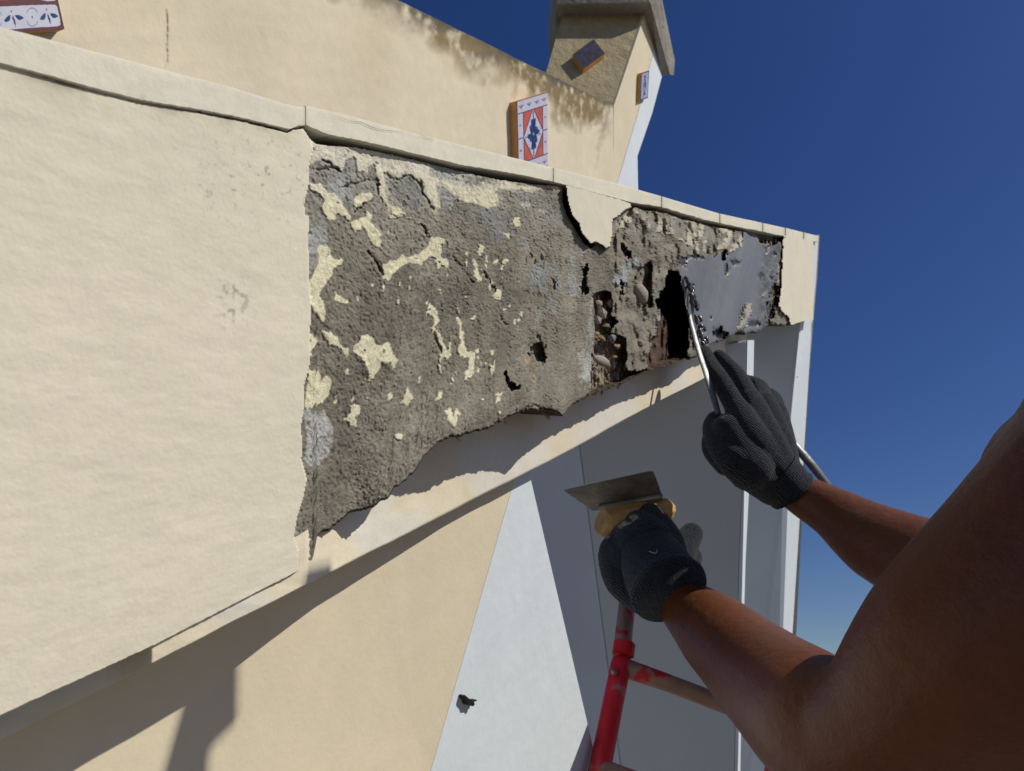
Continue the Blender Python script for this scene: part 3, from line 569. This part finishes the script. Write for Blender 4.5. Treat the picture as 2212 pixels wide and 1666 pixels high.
pz = Z4([(310, 890), (330, 850), (430, 850), (440, 920), (430, 1020), (470, 1080), (440, 1150), (540, 1190), (545, 1330), (530, 1420), (640, 1440), (690, 1430), (520, 1540), (380, 1600), (290, 1600), (275, 1450), (295, 1300)])
cnt = 0
while cnt < 170:
    u, v = rr.uniform(1272, 1400), rr.uniform(628, 850)
    if inpoly(np.array([u]), np.array([v]), pz)[0]:
        s = rr.uniform(1.8, 5.2); pebble(u, v, s, s*rr.uniform(.6, 1.1), rr.randrange(6), rr.uniform(-.022, -.016), rr.uniform(0, 3)); cnt += 1
for x, y, k in [(1690, 870, 4), (1780, 830, 2), (1620, 885, 1), (1730, 850, 0), (1740, 905, 3), (1660, 840, 1)]:
    u, v = Z2([(x, y)])[0]; pebble(u, v, rr.uniform(4, 8), rr.uniform(4, 7), k, -.004, rr.uniform(0, 3))
for x, y, k, a, b in [(560, 205, 4, 8, 8), (1755, 420, 4, 11, 6), (1490, 465, 0, 6, 4), (1180, 570, 0, 8, 3)]:
    u, v = Z1([(x, y)])[0]; pebble(u, v, a, b, k, -.004, .4)

# ------------------------------------------------------------------ wall below the beam
wallb = empty('lower_wall', on(CB, 900, 1600), 'smooth wall under the beam, cream on the left and bluish white on the right', 'wall')
th = -NF*.12
prism('cream_wall_face', [on(CB, *p) for p in [(-420, 650), (700, 700), (1119, 760), (1119, 1008), (930, 1666), (790, 2150), (-420, 2900)]], th, M_wall, wallb)
prism('white_wall_face', [on(CB, *p) for p in [(1119.6, 760), (1160, 780), (1136, 990), (1150, 1050), (1280, 1610), (1407, 2150), (790.6, 2150), (930.6, 1666), (1119.6, 1008)]], th, M_shutter, wallb)
# dark splinter stuck on the white wall
spl = prism('dark_splinter', [on(CB, *p) for p in [(990, 1501), (994, 1499), (1003, 1507), (1012, 1510), (1020, 1509), (1019, 1512), (1013, 1514), (1015, 1519), (1011, 1524), (1007, 1520), (999, 1521), (997, 1513), (991, 1506)]], NF*.006, M_black, None, bevel=.0008)
tag(spl, 'tiny black forked splinter stuck on the white part of the wall', 'splinter')

# shaded recess to the right: pier faces seen behind the hands
pier = empty('white_pier', at(1450, 1500, 1.6), 'wide shaded grey white pier behind the trowel and the ladder', 'pier')
def face(name, pts, mt, parent, back=(0, .25, 0), bevel=0): return prism(name, [at(*p) for p in pts], back, mt, parent, bevel=bevel)
L2t, L2b = (1230, 800, 1.62), (1404, 2150, 1.62)
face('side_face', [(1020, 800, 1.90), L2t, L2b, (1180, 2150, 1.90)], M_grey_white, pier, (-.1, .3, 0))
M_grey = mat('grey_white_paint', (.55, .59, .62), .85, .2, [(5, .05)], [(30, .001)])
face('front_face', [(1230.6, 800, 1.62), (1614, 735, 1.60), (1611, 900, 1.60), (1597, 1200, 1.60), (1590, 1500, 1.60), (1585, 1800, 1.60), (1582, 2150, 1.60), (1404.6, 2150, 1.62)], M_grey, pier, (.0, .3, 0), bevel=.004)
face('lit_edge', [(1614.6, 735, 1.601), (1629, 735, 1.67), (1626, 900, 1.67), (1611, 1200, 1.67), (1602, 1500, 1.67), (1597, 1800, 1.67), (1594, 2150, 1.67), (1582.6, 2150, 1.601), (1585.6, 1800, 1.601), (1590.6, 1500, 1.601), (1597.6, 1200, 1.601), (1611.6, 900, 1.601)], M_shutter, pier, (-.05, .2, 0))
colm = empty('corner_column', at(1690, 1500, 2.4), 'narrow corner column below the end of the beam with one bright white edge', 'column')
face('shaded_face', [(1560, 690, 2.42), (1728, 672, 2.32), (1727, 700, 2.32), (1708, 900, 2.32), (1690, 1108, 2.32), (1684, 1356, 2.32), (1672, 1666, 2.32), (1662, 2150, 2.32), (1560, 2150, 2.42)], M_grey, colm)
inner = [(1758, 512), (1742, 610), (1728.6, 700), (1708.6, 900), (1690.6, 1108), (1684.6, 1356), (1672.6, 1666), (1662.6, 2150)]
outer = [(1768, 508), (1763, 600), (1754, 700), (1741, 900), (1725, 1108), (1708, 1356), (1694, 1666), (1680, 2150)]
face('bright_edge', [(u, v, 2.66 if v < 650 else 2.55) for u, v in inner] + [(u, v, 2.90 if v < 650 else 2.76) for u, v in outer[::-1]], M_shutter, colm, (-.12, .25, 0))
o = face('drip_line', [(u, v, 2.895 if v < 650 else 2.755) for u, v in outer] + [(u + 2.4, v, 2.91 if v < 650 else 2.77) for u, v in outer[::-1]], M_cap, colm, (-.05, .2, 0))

# ------------------------------------------------------------------ wall behind with tiles, and the chimney
bw = empty('back_wall', on(CW, 800, 500), 'cream wall behind the beam with brown stains along its sloping top', 'wall')
BU, BV = 520, 240; bu = np.linspace(-120, 1325, BU); bt = 229 + .4905*(bu - 1325) + 1.1*fbm(bu/8, bu*0, 3, 30); bb = ft(bu) + 70
Tb = np.linspace(0, 1, BV)[:, None]**1.0; Ub = np.repeat(bu[None], BV, 0); Vb = bt[None] + (bb - bt)[None]*Tb
yb = CW/(AL - (Ub - CU)/F)
Pb = ona(CW, Ub, Vb, .0022*fbm(yb*6, Vb/90, 3, 31))
dtop = (Vb - bt[None])*yb/F                                                    # metres below the top edge
ns = fbm(yb*14, Vb*yb/F*14, 4, 32); ns2 = fbm(yb*45, Vb*yb/F*38, 4, 35)
stw = (.05 + .085*sstep(yb, 1.5, 2.5))*(1 + .9*ns)
stain = (1 - .75*sstep(Ub, 1285, 1325))*np.clip(1.25 - dtop/np.clip(stw, .01, 1), 0, 1)*np.clip(.85 + 1.2*ns2, 0, 1)*np.clip(.9 + .9*fbm(yb*5, yb*0, 3, 39) + .4*sstep(yb, 1.5, 2.4), .25, 1)
cb_ = np.array([.72, .635, .48])*(1 + .04*ns[..., None]); st_c = lerp(np.array([.20, .135, .05]), np.array([.13, .105, .07]), sstep(fbm(yb*9, Vb/40, 3, 36), -.2, .3)[..., None])
cb_ = lerp(cb_, st_c, np.clip(stain*1.25, 0, .92)[..., None])
cb_ = lerp(cb_, np.array([.10, .085, .06]), (np.clip(1 - dtop/(.022*(1 + 1.2*ns2)), 0, 1)*np.clip(.75 + ns, 0, 1))[..., None])
hz = np.exp(-((dtop - .12)/.12)**2)*np.clip(fbm(yb*7, Vb*yb/F*5, 3, 37), 0, 1)*.35; cb_ = lerp(cb_, np.array([.5, .4, .26]), hz[..., None])
wc = near(Ub, Vb + 0*Ub, [(361, 22), (362.5, 60), (360, 90), (362, 120), (358, 148)], 3.2)*np.clip(.55 + 1.4*fbm(Ub/3, Vb/6, 3, 78), 0, 1)
cb_ = lerp(cb_, np.array([.16, .12, .07]), np.clip(wc*1.6, 0, 1)[..., None])
ib = np.arange(BU*BV).reshape(BV, BU); qb = np.stack([ib[:-1, :-1], ib[1:, :-1], ib[1:, 1:], ib[:-1, 1:]], -1).reshape(-1, 4)
# thickness behind: top ledge
PbT = Pb[0] - NF*.12; allp = np.concatenate([Pb.reshape(-1, 3), PbT, Pb[-1] - NF*.12]); c_all = np.concatenate([cb_.reshape(-1, 3), cb_[0], cb_[-1]])
n0 = BU*BV; ql = np.stack([ib[0, :-1], ib[0, 1:], n0 + np.arange(1, BU), n0 + np.arange(BU - 1)], -1)
qb2 = np.stack([n0 + np.arange(BU - 1), n0 + np.arange(1, BU), n0 + BU + np.arange(1, BU), n0 + BU + np.arange(BU - 1)], -1)
link('wall_face', allp, np.concatenate([qb, ql, qb2]), M_back, bw, True, np.clip(c_all, .01, .9))
fissure(bw, CW, [(361, 22), (362, 60), (360, 90), (362, 120), (358, 146)], 3.4, .0045)

chim = empty('chimney', on(CW, 1350, 420), 'cream and white chimney with an overhanging grey cement cap', 'chimney')
prism('cream_side', [on(CW, *p) for p in [(1325.8, 229), (1394, 26), (1416, 96), (1403, 144), (1378, 244), (1332, 400), (1318, 450), (1325.8, 300)]][:-1] + [on(CW, 1325.8, 425)], -NF*.10, M_wall, chim)
prism('white_side', [on(CW, *p) for p in [(1416.7, 96), (1430, 165), (1409, 244), (1377, 337), (1378.5, 413), (1380, 470), (1312, 470), (1332.6, 400), (1378.6, 244), (1403.6, 144)]], -NF*.10, M_shutter, chim)
a0 = on(CW, 1394, 26, -.012); a1 = on(CW, 1325, 229, -.012); yl = a0[1]*.985
pl = plane3(a0, a1, at(1214, 28, a0[1]*.972))
chn = pl[1]
fr = [hit(pl, *p) for p in [(1218, 10), (1398, 10), (1394, 27), (1325, 229), (1300, 300), (1130, 300), (1182, 148.5), (1214, 37)]]
# subdivided rough front
prism('front_side', fr, -chn*.08, M_chim, chim)
# cap: thick slab with an overhang, its long side raking down
def capp(u, v, h): return hit(pl, u, v, h)
y0 = a0[1]
capf = [at(1196, -70, y0*.938), at(1402, -75, y0*.968), at(1404, 6, y0*.968), at(1202, 10, y0*.938)]
prism('cap', capf, (0, y0*.16, .0), M_cap, chim, bevel=.004)
# raking slab on the right: underside and outer edge
q1 = [at(1404.8, 6, y0*.969), at(1428, -12, y0*.99), at(1458, 132, y0*1.085), at(1455, 163, y0*1.085), at(1447, 161, y0*1.072)]
prism('cap_edge', q1, (-.07, .05, .03), M_cap, chim)
und = [at(1394, 20, y0*1.0), at(1404.8, 7, y0*.970), at(1447, 161, y0*1.073), at(1429, 164, y0*1.066)]
prism('cap_underside', und, (0.02, .05, .05), M_cap, chim)

# ------------------------------------------------------------------ decorated tiles
def tile(name, label, corners, planefn, nrm, thick, paint_fn, n=110, mt=None):
    """corners TL,TR,BR,BL in survey px; glaze on a thick clay body"""
    root = empty(name, planefn(*corners[3]), label, 'tile')
    A = [np.array(planefn(*c, thick)) for c in corners]
    a = np.linspace(0, 1, n); aa, bb2 = np.meshgrid(a, a)
    P = (A[0][None, None]*(1 - aa[..., None]) + A[1]*aa[..., None])*(1 - bb2[..., None]) + (A[3][None, None]*(1 - aa[..., None]) + A[2]*aa[..., None])*bb2[..., None]
    Pf = P + nrm*.0006
    col = paint_fn(aa, bb2)
    ii = np.arange(n*n).reshape(n, n); q = np.stack([ii[:-1, :-1], ii[1:, :-1], ii[1:, 1:], ii[:-1, 1:]], -1).reshape(-1, 4)
    prism('clay_body', A, -nrm*(thick + .002), M_clay, root, bevel=.0015)
    link('glaze', Pf.reshape(-1, 3), q, mt or M_tilef, root, True, col.reshape(-1, 3))
    return root
def box(a, b, x0, y0, x1, y1): return (a > x0) & (a < x1) & (b > y0) & (b < y1)
LIL = np.array([.60, .56, .66]); INK = np.array([.045, .04, .075]); BLU = np.array([.02, .055, .17]); ORG = np.array([.55, .115, .045])
def setc(c, m, k): c[m] = k
def paint_diamond(a, b):
    c = np.ones(a.shape + (3,))*LIL*(1 + .06*fbm(a*30, b*30, 3, 3))[..., None]
    ctr = box(a, b, .19, .17, .83, .83); setc(c, ctr, ORG); c[ctr] *= (1 + .25*fbm(a*9, b*9, 3, 4))[ctr][:, None]
    dm = np.abs(a - .51)/.33 + np.abs(b - .5)/.345; setc(c, (dm < 1) & ctr, LIL*1.05); setc(c, (np.abs(dm - 1) < .045) & ctr, INK)
    x = a - .51; y = b - .5
    pet = (np.abs(x) < .055*(1 + np.abs(y)*3)) & (np.abs(y) < .2) & (np.abs(y) > .03)
    th_ = np.arctan2(y*1.6, x); r_ = np.hypot(x, y*1.6)
    fl = r_ < .12 + .08*np.abs(np.cos(2*th_ + .8)) + .03*np.cos(6*th_)
    tipm = (np.abs(x) < .02) & (np.abs(y) < .3)
    for m in (pet, fl, tipm): setc(c, m & (dm < .93), BLU*(.8 + .8*fbm(a*20, b*20, 3, 8))[m & (dm < .93)][:, None])
    setc(c, r_ < .03, LIL*.5)
    fleck = (dm < .92) & (fbm(a*26, b*44, 2, 19) > .45); setc(c, fleck, INK*2)
    for y_ in (.17, .83): setc(c, np.abs(b - y_) < .008, INK)
    for x_ in (.19, .83): setc(c, (np.abs(a - x_) < .012) & (b > .17) & (b < .83), INK)
    setc(c, (np.abs(b - .5) < .008) & ((a < .19) | (a > .83)), INK)
    for i in range(4):
        for yy in (.09, .93):
            ddx = a - (.13 + .25*i); ddy = b - yy
            setc(c, (np.abs(ddx) < .075) & (np.abs(ddy - .01 + .35*np.abs(ddx)) < .009) | (np.abs(ddx) < .012) & (np.abs(ddy) < .028), INK*3)
    for yy in (.33, .66):
        for xx in (.09, .91): setc(c, (np.abs(a - xx) < .03) & (np.abs(b - yy) < .012), INK*3.5)
    setc(c, (a < .02) | (b < .012) | (b > .99), INK*1.6)
    return np.clip(c, .01, .9)
wp = lambda u, v, h=0: on(CW - 1.138*h, u, v)
tile('square_tile', 'orange and lilac wall tile with a blue flower in a diamond, on the back wall', [(1116, 219), (1182, 199), (1183, 359), (1120, 384)], wp, NF, .022, paint_diamond, 150)
def paint_leaf(a, b):
    # corner tile: red middle, dark line, white band with blue leaves along the bottom
    c = np.ones(a.shape + (3,))*np.array([.12, .035, .03])
    U_ = (-190*(1-a) + 100*a)*(1-b) + (-160*(1-a) + 139*a)*b; V_ = (-80*(1-a) - 110*a)*(1-b) + (86*(1-a) + 64*a)*b
    z = lambda L: [(x*.0735, y*.0735) for x, y in L]
    lin = V_ + (U_ - 70)*.045
    setc(c, (lin < -1.5) & (U_ < 108 + V_*.2), np.array([.42, .03, .03]))
    setc(c, inpoly(U_, V_, [(78, -1), (100, 3), (118, 1), (118, -14), (78, -14)]), LIL)
    band = inpoly(U_, V_, [(-200, 24), (0, 14.5), (60, 11.5), (105, 10), (117, 10), (121, 13), (124, 24), (128, 42), (129, 53), (126, 56), (118, 57.5), (60, 61), (0, 66), (-200, 76)])
    setc(c, band, np.array([.60, .60, .70]))
    for sh in (0, -82, -164):
        for L in ([(1270, 385), (1200, 410), (1120, 490), (1075, 570), (1130, 600), (1210, 590), (1265, 520)], [(1325, 385), (1370, 450), (1430, 600), (1425, 745), (1380, 640), (1330, 500)], [(1400, 400), (1500, 385), (1620, 420), (1690, 480), (1600, 530), (1520, 540), (1450, 480)], [(1285, 255), (1310, 255), (1315, 325), (1298, 325)]):
            P_ = [(x + sh, y - sh*.055) for x, y in z(L)]
            m = inpoly(U_, V_, P_); c[m] = BLU*(.6 + 1.5*np.clip(fbm(U_/3, V_/3, 3, 7), 0, 1))[m][:, None]
        for cx, cy in ((61 + sh, 37.6 - sh*.055),):
            r_ = np.hypot((U_ - cx)/14, (V_ - cy)/20); ang = np.arctan2(V_ - cy, U_ - cx)
            setc(c, (np.abs(r_ - 1) < .055) & (np.abs(np.sin(ang)) > .55), np.array([.2, .22, .32])); setc(c, np.hypot((U_ - cx)/1.6, (V_ - cy)/3.3) < 1, INK)
    return np.clip(c, .01, .9)
tile('border_tile', 'border tile with blue leaves, at the left end of the back wall', [(-190, -80), (100, -110), (139, 64), (-160, 86)], wp, NF, .014, paint_leaf, 230)
def paint_dark(a, b):
    c = np.ones(a.shape + (3,))*np.array([.016, .016, .038])*(1 + 1.2*(fbm(a*9, b*9, 3, 9) > 0) + .5*fbm(a*14, b*14, 3, 9))[..., None]
    setc(c, ~box(a, b, .07, .08, .93, .92), INK*.7); setc(c, np.hypot((a - .5)/.14, (b - .5)/.18) < 1, INK*.5); return np.clip(c, .01, .9)
ctp = lambda u, v, h=0: hit((pl[0] + pl[1]*h, pl[1]), u, v)
tile('corner_tile', 'small dark purple tile set crookedly on the rough front of the chimney', [(1237, 118), (1282, 85), (1307, 116), (1261, 149)], ctp, chn, .024, paint_dark, 70, M_tiled)
def paint_x(a, b):
    c = np.ones(a.shape + (3,))*LIL*(.8 + .25*fbm(a*12, b*12, 3, 10))[..., None]
    m = (np.abs(a - .5) < .10 + .42*np.abs(np.abs(b - .5) - .22)*1.5) & (np.abs(b - .5) < .36) & (fbm(a*10, b*16, 2, 3) > -.35); setc(c, m, BLU*2)
    setc(c, ~box(a, b, .08, .04, .92, .96), INK*1.4); return np.clip(c, .01, .9)
tile('narrow_tile', 'small blue and lilac tile on the lit side of the chimney', [(1385, 158), (1402, 152.5), (1399, 212), (1383, 218)], wp, NF, .016, paint_x, 60)

# ------------------------------------------------------------------ ladder
lad = empty('ladder', at(1290, 1640, 1.175), 'worn red metal ladder with paint flaked to bare beige', 'ladder')
def worn(name, pts, rad, wear, seg=20):
    P, r_ = smooth_chain(pts, rad, 10); v, f = tube_data(P, r_, seg, True)
    o = link(name, v, f, M_red, lad, True)
    at_ = o.data.color_attributes.new('Col', 'FLOAT_COLOR', 'POINT'); n = len(o.data.vertices)
    w_ = np.array([wear(i/ n) for i in range(n)]); c4 = np.ones((n, 4)); c4[:, 0] = w_; at_.data.foreach_set('color', c4.ravel()); return o
def wornc(name, pts, rad, wear):
    v, f = tube_data(pts, rad, 20, False); o = link(name, v, f, M_red, lad, True); o.data.set_sharp_from_angle(angle=R(40))
    a_ = o.data.color_attributes.new('Col', 'FLOAT_COLOR', 'POINT'); a_.data.foreach_set('color', [-.2, 0, 0, 1]*len(v)); return o
worn('rail', [at(1362, 1235, 1.22), at(1340, 1440, 1.045)], [0.0130, 0.0130], lambda t: .16)
worn('rail', [at(1341, 1436, 1.045), at(1297, 1655, .955), at(1247, 1900, .875), at(1148, 2400, .75)], [0.0142]*4, lambda t: -.05)
wornc('collar', [at(1349.5, 1390, 1.058), at(1346, 1414, 1.048)], [0.0156, 0.0156], lambda t: -.2)
worn('rung', [at(1344, 1441, 1.045), at(1450, 1478, 1.035), at(1560, 1520, 1.02), at(1660, 1556, 1.01)], [0.0134, 0.0118, 0.0118, 0.0118], lambda t: .17 + .12*math.sin(t*19))
worn('rail', [at(1715, 1500, 1.01), at(1680, 1650, .97), at(1560, 2100, .86)], [0.0138]*3, lambda t: .0)
worn('rung', [at(1302, 1662, .95), at(1420, 1705, .94), at(1640, 1780, .92)], [0.0122]*3, lambda t: .14)
tube('bolt', [at(1327, 1451, 1.026), at(1326, 1452, 1.018)], [.0045, .0045], M_steel, lad, 10, n=1)
tube('bolt_hole', [at(1350, 1303, 1.150), at(1350, 1304, 1.139)], [.0035, .003], M_black, lad, 10, n=1)

# ------------------------------------------------------------------ the worker
person = empty('person', at(2500, 2100, .6), 'bare armed worker in dark grey knit gloves reaching in from the right', 'person')
ax = lambda v: np.array(v, float)/np.linalg.norm(v)
body = [
 ([at(1716, 1062, 1.09), at(1800, 1108, 1.05), at(1890, 1168, .99), at(1990, 1215, .93), at(2110, 1270, .86)], [.028, .037, .051, .057, .058]),        # forearm of the working hand
 ([at(2110, 1270, .86), at(2350, 1250, .80), at(2620, 1180, .74)], [.054, .060, .07]),
 ([at(1412, 1236, 1.12), at(1462, 1292, 1.09), at(1548, 1370, 1.0), at(1648, 1462, .86), at(1755, 1553, .66), at(1835, 1630, .60)], [.0275, .0355, .0545, .061, .060, .057]),  # forearm of the trowel hand
 ([at(1835, 1630, .60), at(1950, 1560, .57), at(2100, 1410, .54), at(2290, 1240, .53), at(2450, 1090, .53)], [.054, .064, .078, .086, .095]),
 ([at(2330, 1290, .56), at(2420, 1020, .57), at(2520, 780, .58)], [.09, .080, .07]),
 ([at(2480, 1120, .58), at(2650, 1500, .62), at(2700, 2000, .66), at(2700, 2500, .70)], [.12, .14, .135, .14]),
 ([at(2100, 1560, .60), at(2350, 1560, .60), at(2600, 1500, .62)], [.06, .11, .13]),
 ([at(2520, 780, .58), at(2700, 520, .60)], [.06, .05]),
 ([at(2760, 420, .60), at(2800, 250, .60)], [.075, .085]),
]
fuse('body', body, .0045, M_skin, person, 8, .6)

# glove on the working hand
K = dict(i=(1592, 884, 1.10), m=(1622, 866, 1.13), r=(1652, 870, 1.155), p=(1678, 890, 1.175))
wr = (1694, 1042, 1.085)
g1 = [([at(*wr), at(1628, 955, 1.08), at(*K['i'])], [.030, .028, .0185]),
      ([at(*wr), at(1655, 950, 1.09), at(*K['m'])], [.030, .026, .0185]),
      ([at(*wr), at(1680, 955, 1.11), at(*K['r'])], [.028, .024, .0175]),
      ([at(*wr), at(1690, 970, 1.12), at(*K['p'])], [.026, .022, .0165]),
      ([at(*K['i']), at(1556, 822, 1.13), at(1534, 788, 1.165), at(1522, 762, 1.19)], [.0165, .0145, .013, .0115]),
      ([at(*K['m']), at(1596, 818, 1.17), at(1570, 788, 1.195), at(1553, 770, 1.21)], [.0165, .0145, .013, .0115]),
      ([at(*K['r']), at(1640, 838, 1.20), at(1614, 826, 1.22), at(1592, 822, 1.235)], [.0155, .014, .0125, .0115]),
      ([at(*K['p']), at(1672, 862, 1.21), at(1650, 848, 1.23), at(1630, 842, 1.24)], [.0145, .0125, .0115, .010]),
      ([at(1672, 1050, 1.085), at(1600, 1000, 1.07), at(1560, 965, 1.085), at(1541, 928, 1.11), at(1545, 905, 1.13)], [.030, .030, .0215, .0165, .013]),
      ([at(1620, 1010, 1.07), at(1575, 930, 1.09)], [.035, .026]),
      ([at(1566, 1005, 1.10), at(1538, 975, 1.12), at(1533, 950, 1.14)], [.016, .014, .012])]
gl1 = fuse('glove', g1, .0022, M_glove, person, 4, .5)
def cuff(name, c0, c1, r0, r1, parent, flare=1.0):
    P = [np.array(c0)*(1-t) + np.array(c1)*t for t in np.linspace(0, 1, 9)]; r = [r0*(1-t) + r1*t for t in np.linspace(0, 1, 9)]
    d = P[-1] - P[0]; d /= np.linalg.norm(d)
    P += [P[-1] + d*.0015, P[-1] + d*.0008, P[-1] - d*.010, P[-1] - d*.03]; r += [r1 + .0015, r1 - .003, r1 - .005, r1 - .006]
    P.insert(8, P[7] + (P[8] - P[7])*.6); r.insert(8, r1 + .0028)
    v, f = tube_data(P, r, 40, False); return link(name, v, f[:-2], M_glove, parent, True)
cuff('cuff', at(1672, 1020, 1.085), at(1712, 1062, 1.083), .038, .0345, gl1)
a2 = lambda u, v, y: at(u, v, y*1.22)
# glove on the trowel hand
w2 = (1432, 1240, .905)
g2 = [([a2(*w2), a2(1372, 1222, .915), a2(1336, 1194, .94)], [0.0435, 0.0382, 0.0307]),
      ([a2(*w2), a2(1388, 1195, .915), a2(1358, 1166, .95)], [0.0435, 0.0392, 0.0307]),
      ([a2(*w2), a2(1405, 1175, .925), a2(1381, 1142, .96)], [0.0435, 0.0382, 0.0297]),
      ([a2(*w2), a2(1428, 1175, .935), a2(1404, 1119, .97)], [0.0435, 0.0360, 0.0238]),
      ([a2(1404, 1119, .97), a2(1422, 1126, 1.0), a2(1436, 1142, 1.02)], [0.0238, 0.0207, 0.0175]),
      ([a2(1381, 1142, .96), a2(1376, 1128, 1.0), a2(1400, 1132, 1.03)], [0.0254, 0.0212, 0.0170]),
      ([a2(1358, 1166, .95), a2(1352, 1150, 1.0), a2(1375, 1145, 1.03)], [0.0254, 0.0212, 0.0170]),
      ([a2(1336, 1194, .94), a2(1332, 1172, .99), a2(1350, 1160, 1.02)], [0.0254, 0.0201, 0.0170]),
      ([a2(1448, 1225, .93), a2(1470, 1190, .95), a2(1490, 1160, .965), a2(1494, 1154, .968)], [0.0305, 0.0260, 0.0193, 0.0186]),
      ([a2(1462, 1250, .93), a2(1480, 1222, .955), a2(1492, 1205, .965)], [0.0276, 0.0223, 0.0186]),
      ([a2(1334, 1205, .935), a2(1352, 1248, .915), a2(1392, 1285, .90)], [0.0307, 0.0339, 0.0307])]
gl2 = fuse('glove', g2, .0022, M_glove, person, 4, .5)
cuff('cuff', a2(1402, 1205, .915), a2(1446, 1276, .862), .050, .055, gl2)
tube('stray_thread', [a2(1402, 1171+20, .862), a2(1416, 1195, .858), a2(1420, 1188, .858)], [.0005, .0005, .0004], mat('white_thread', (.6, .6, .6), .8, .2), gl2, 6)

# ------------------------------------------------------------------ tools
tr1 = empty('finishing_trowel', a2(1300, 1110, .95), 'rectangular finishing trowel with a stained steel blade and worn wooden handle, held low', 'trowel')
pt = plane3(a2(1218, 1060, .985), a2(1411, 1018, .93), a2(1433, 1078, .985))
prism('blade', [hit(pt, *p) for p in [(1218, 1060), (1404, 1019), (1411, 1020), (1414, 1026), (1420, 1040), (1433, 1080), (1281, 1104)]], pt[1]*-.0014, M_steel, tr1)
hp = [a2(1308, 1132, .965), a2(1340, 1120, .972), a2(1400, 1108, .985), a2(1440, 1101, .995)]
v_, f_ = tube_data([a2(1298, 1128, .962)] + hp + [a2(1452, 1103, .998)], [.0188, .024, .022, .0208, .0196, .012], 8, False)
link('handle', v_, f_, M_wood, tr1, False, bevel=.002)
v_, f_ = tube_data([hit(pt, 1300, 1092, .004), hit(pt, 1425, 1068, .004)], [.006, .006], 6, True)
link('tang', v_, f_, M_steel, tr1, True)

tr2 = empty('pointing_tool', at(1505, 750, 1.2), 'long curved steel plastering tool, its wet blade pushed into the dark hole of the beam', 'plastering tool')
def ribbon(name, pts, wid, thick, nrm_bias, mt, parent):
    P, w_ = smooth_chain(pts, wid, 8); n = len(P); vs = []
    for i in range(n):
        t = P[min(i+1, n-1)] - P[max(i-1, 0)]; t /= np.linalg.norm(t)
        s = np.cross(t, nrm_bias); s /= np.linalg.norm(s); nn = np.cross(s, t)
        for a, b in ((1, 0), (.7, 1), (-.7, 1), (-1, 0), (-.7, -1), (.7, -1)): vs.append(P[i] + s*w_[i]*a + nn*thick*b)
    fs = [[i*6 + k, i*6 + (k+1) % 6, (i+1)*6 + (k+1) % 6, (i+1)*6 + k] for i in range(n-1) for k in range(6)] + [[0, 1, 2, 3, 4, 5], [(n-1)*6 + k for k in range(6)]]
    return link(name, vs, fs, mt, parent, True)
ribbon('blade', [at(1476, 622, 1.22), at(1487, 672, 1.20), at(1507, 750, 1.165), at(1533, 830, 1.12), at(1552, 895, 1.10)], [.002, .0042, .0055, .006, .005], .0010, np.array([.35, -1, .1]), M_bright, tr2)
ribbon('handle', [at(1690, 930, 1.15), at(1722, 968, 1.13), at(1756, 1008, 1.12), at(1790, 1052, 1.115)], [.007, .0075, .0075, .006], .004, np.array([.3, -1, .3]), M_bright, tr2)
# wet mortar clinging beside the blade
blob = []
for i in range(26):
    t = rr.random(); u = 1478 + 38*t + rr.uniform(-5, 6); v = 590 + 150*t + rr.uniform(-6, 6)
    pb_ = on(CF, u, v, .003); blob.append(([pb_, pb_ + np.array([.003, .0, -.006])], [rr.uniform(.002, .0055), rr.uniform(.002, .004)]))
fuse('wet_mortar_smear', blob, .0016, M_wet2 if 'M_wet2' in globals() else mat('glossy_mortar', (.10, .10, .10), .18, .6, [(200, .3)], [(150, .003)]), beam, 1, .3)

# added floating block, out of view, shaped only to cast the stepped wall shadow
Sv = np.array(SUN)
tm = prism('shadow_blocker', [on(CB, *p) + Sv*.76 for p in [(403, 1496), (403.5, 1490), (513, 1420), (512, 1558), (450, 1618), (448, 1685), (348, 1690)]], Sv*.45, M_wood)
tag(tm, 'notched wooden block added out of view to cast the stepped wall shadow', 'shadow_blocker')
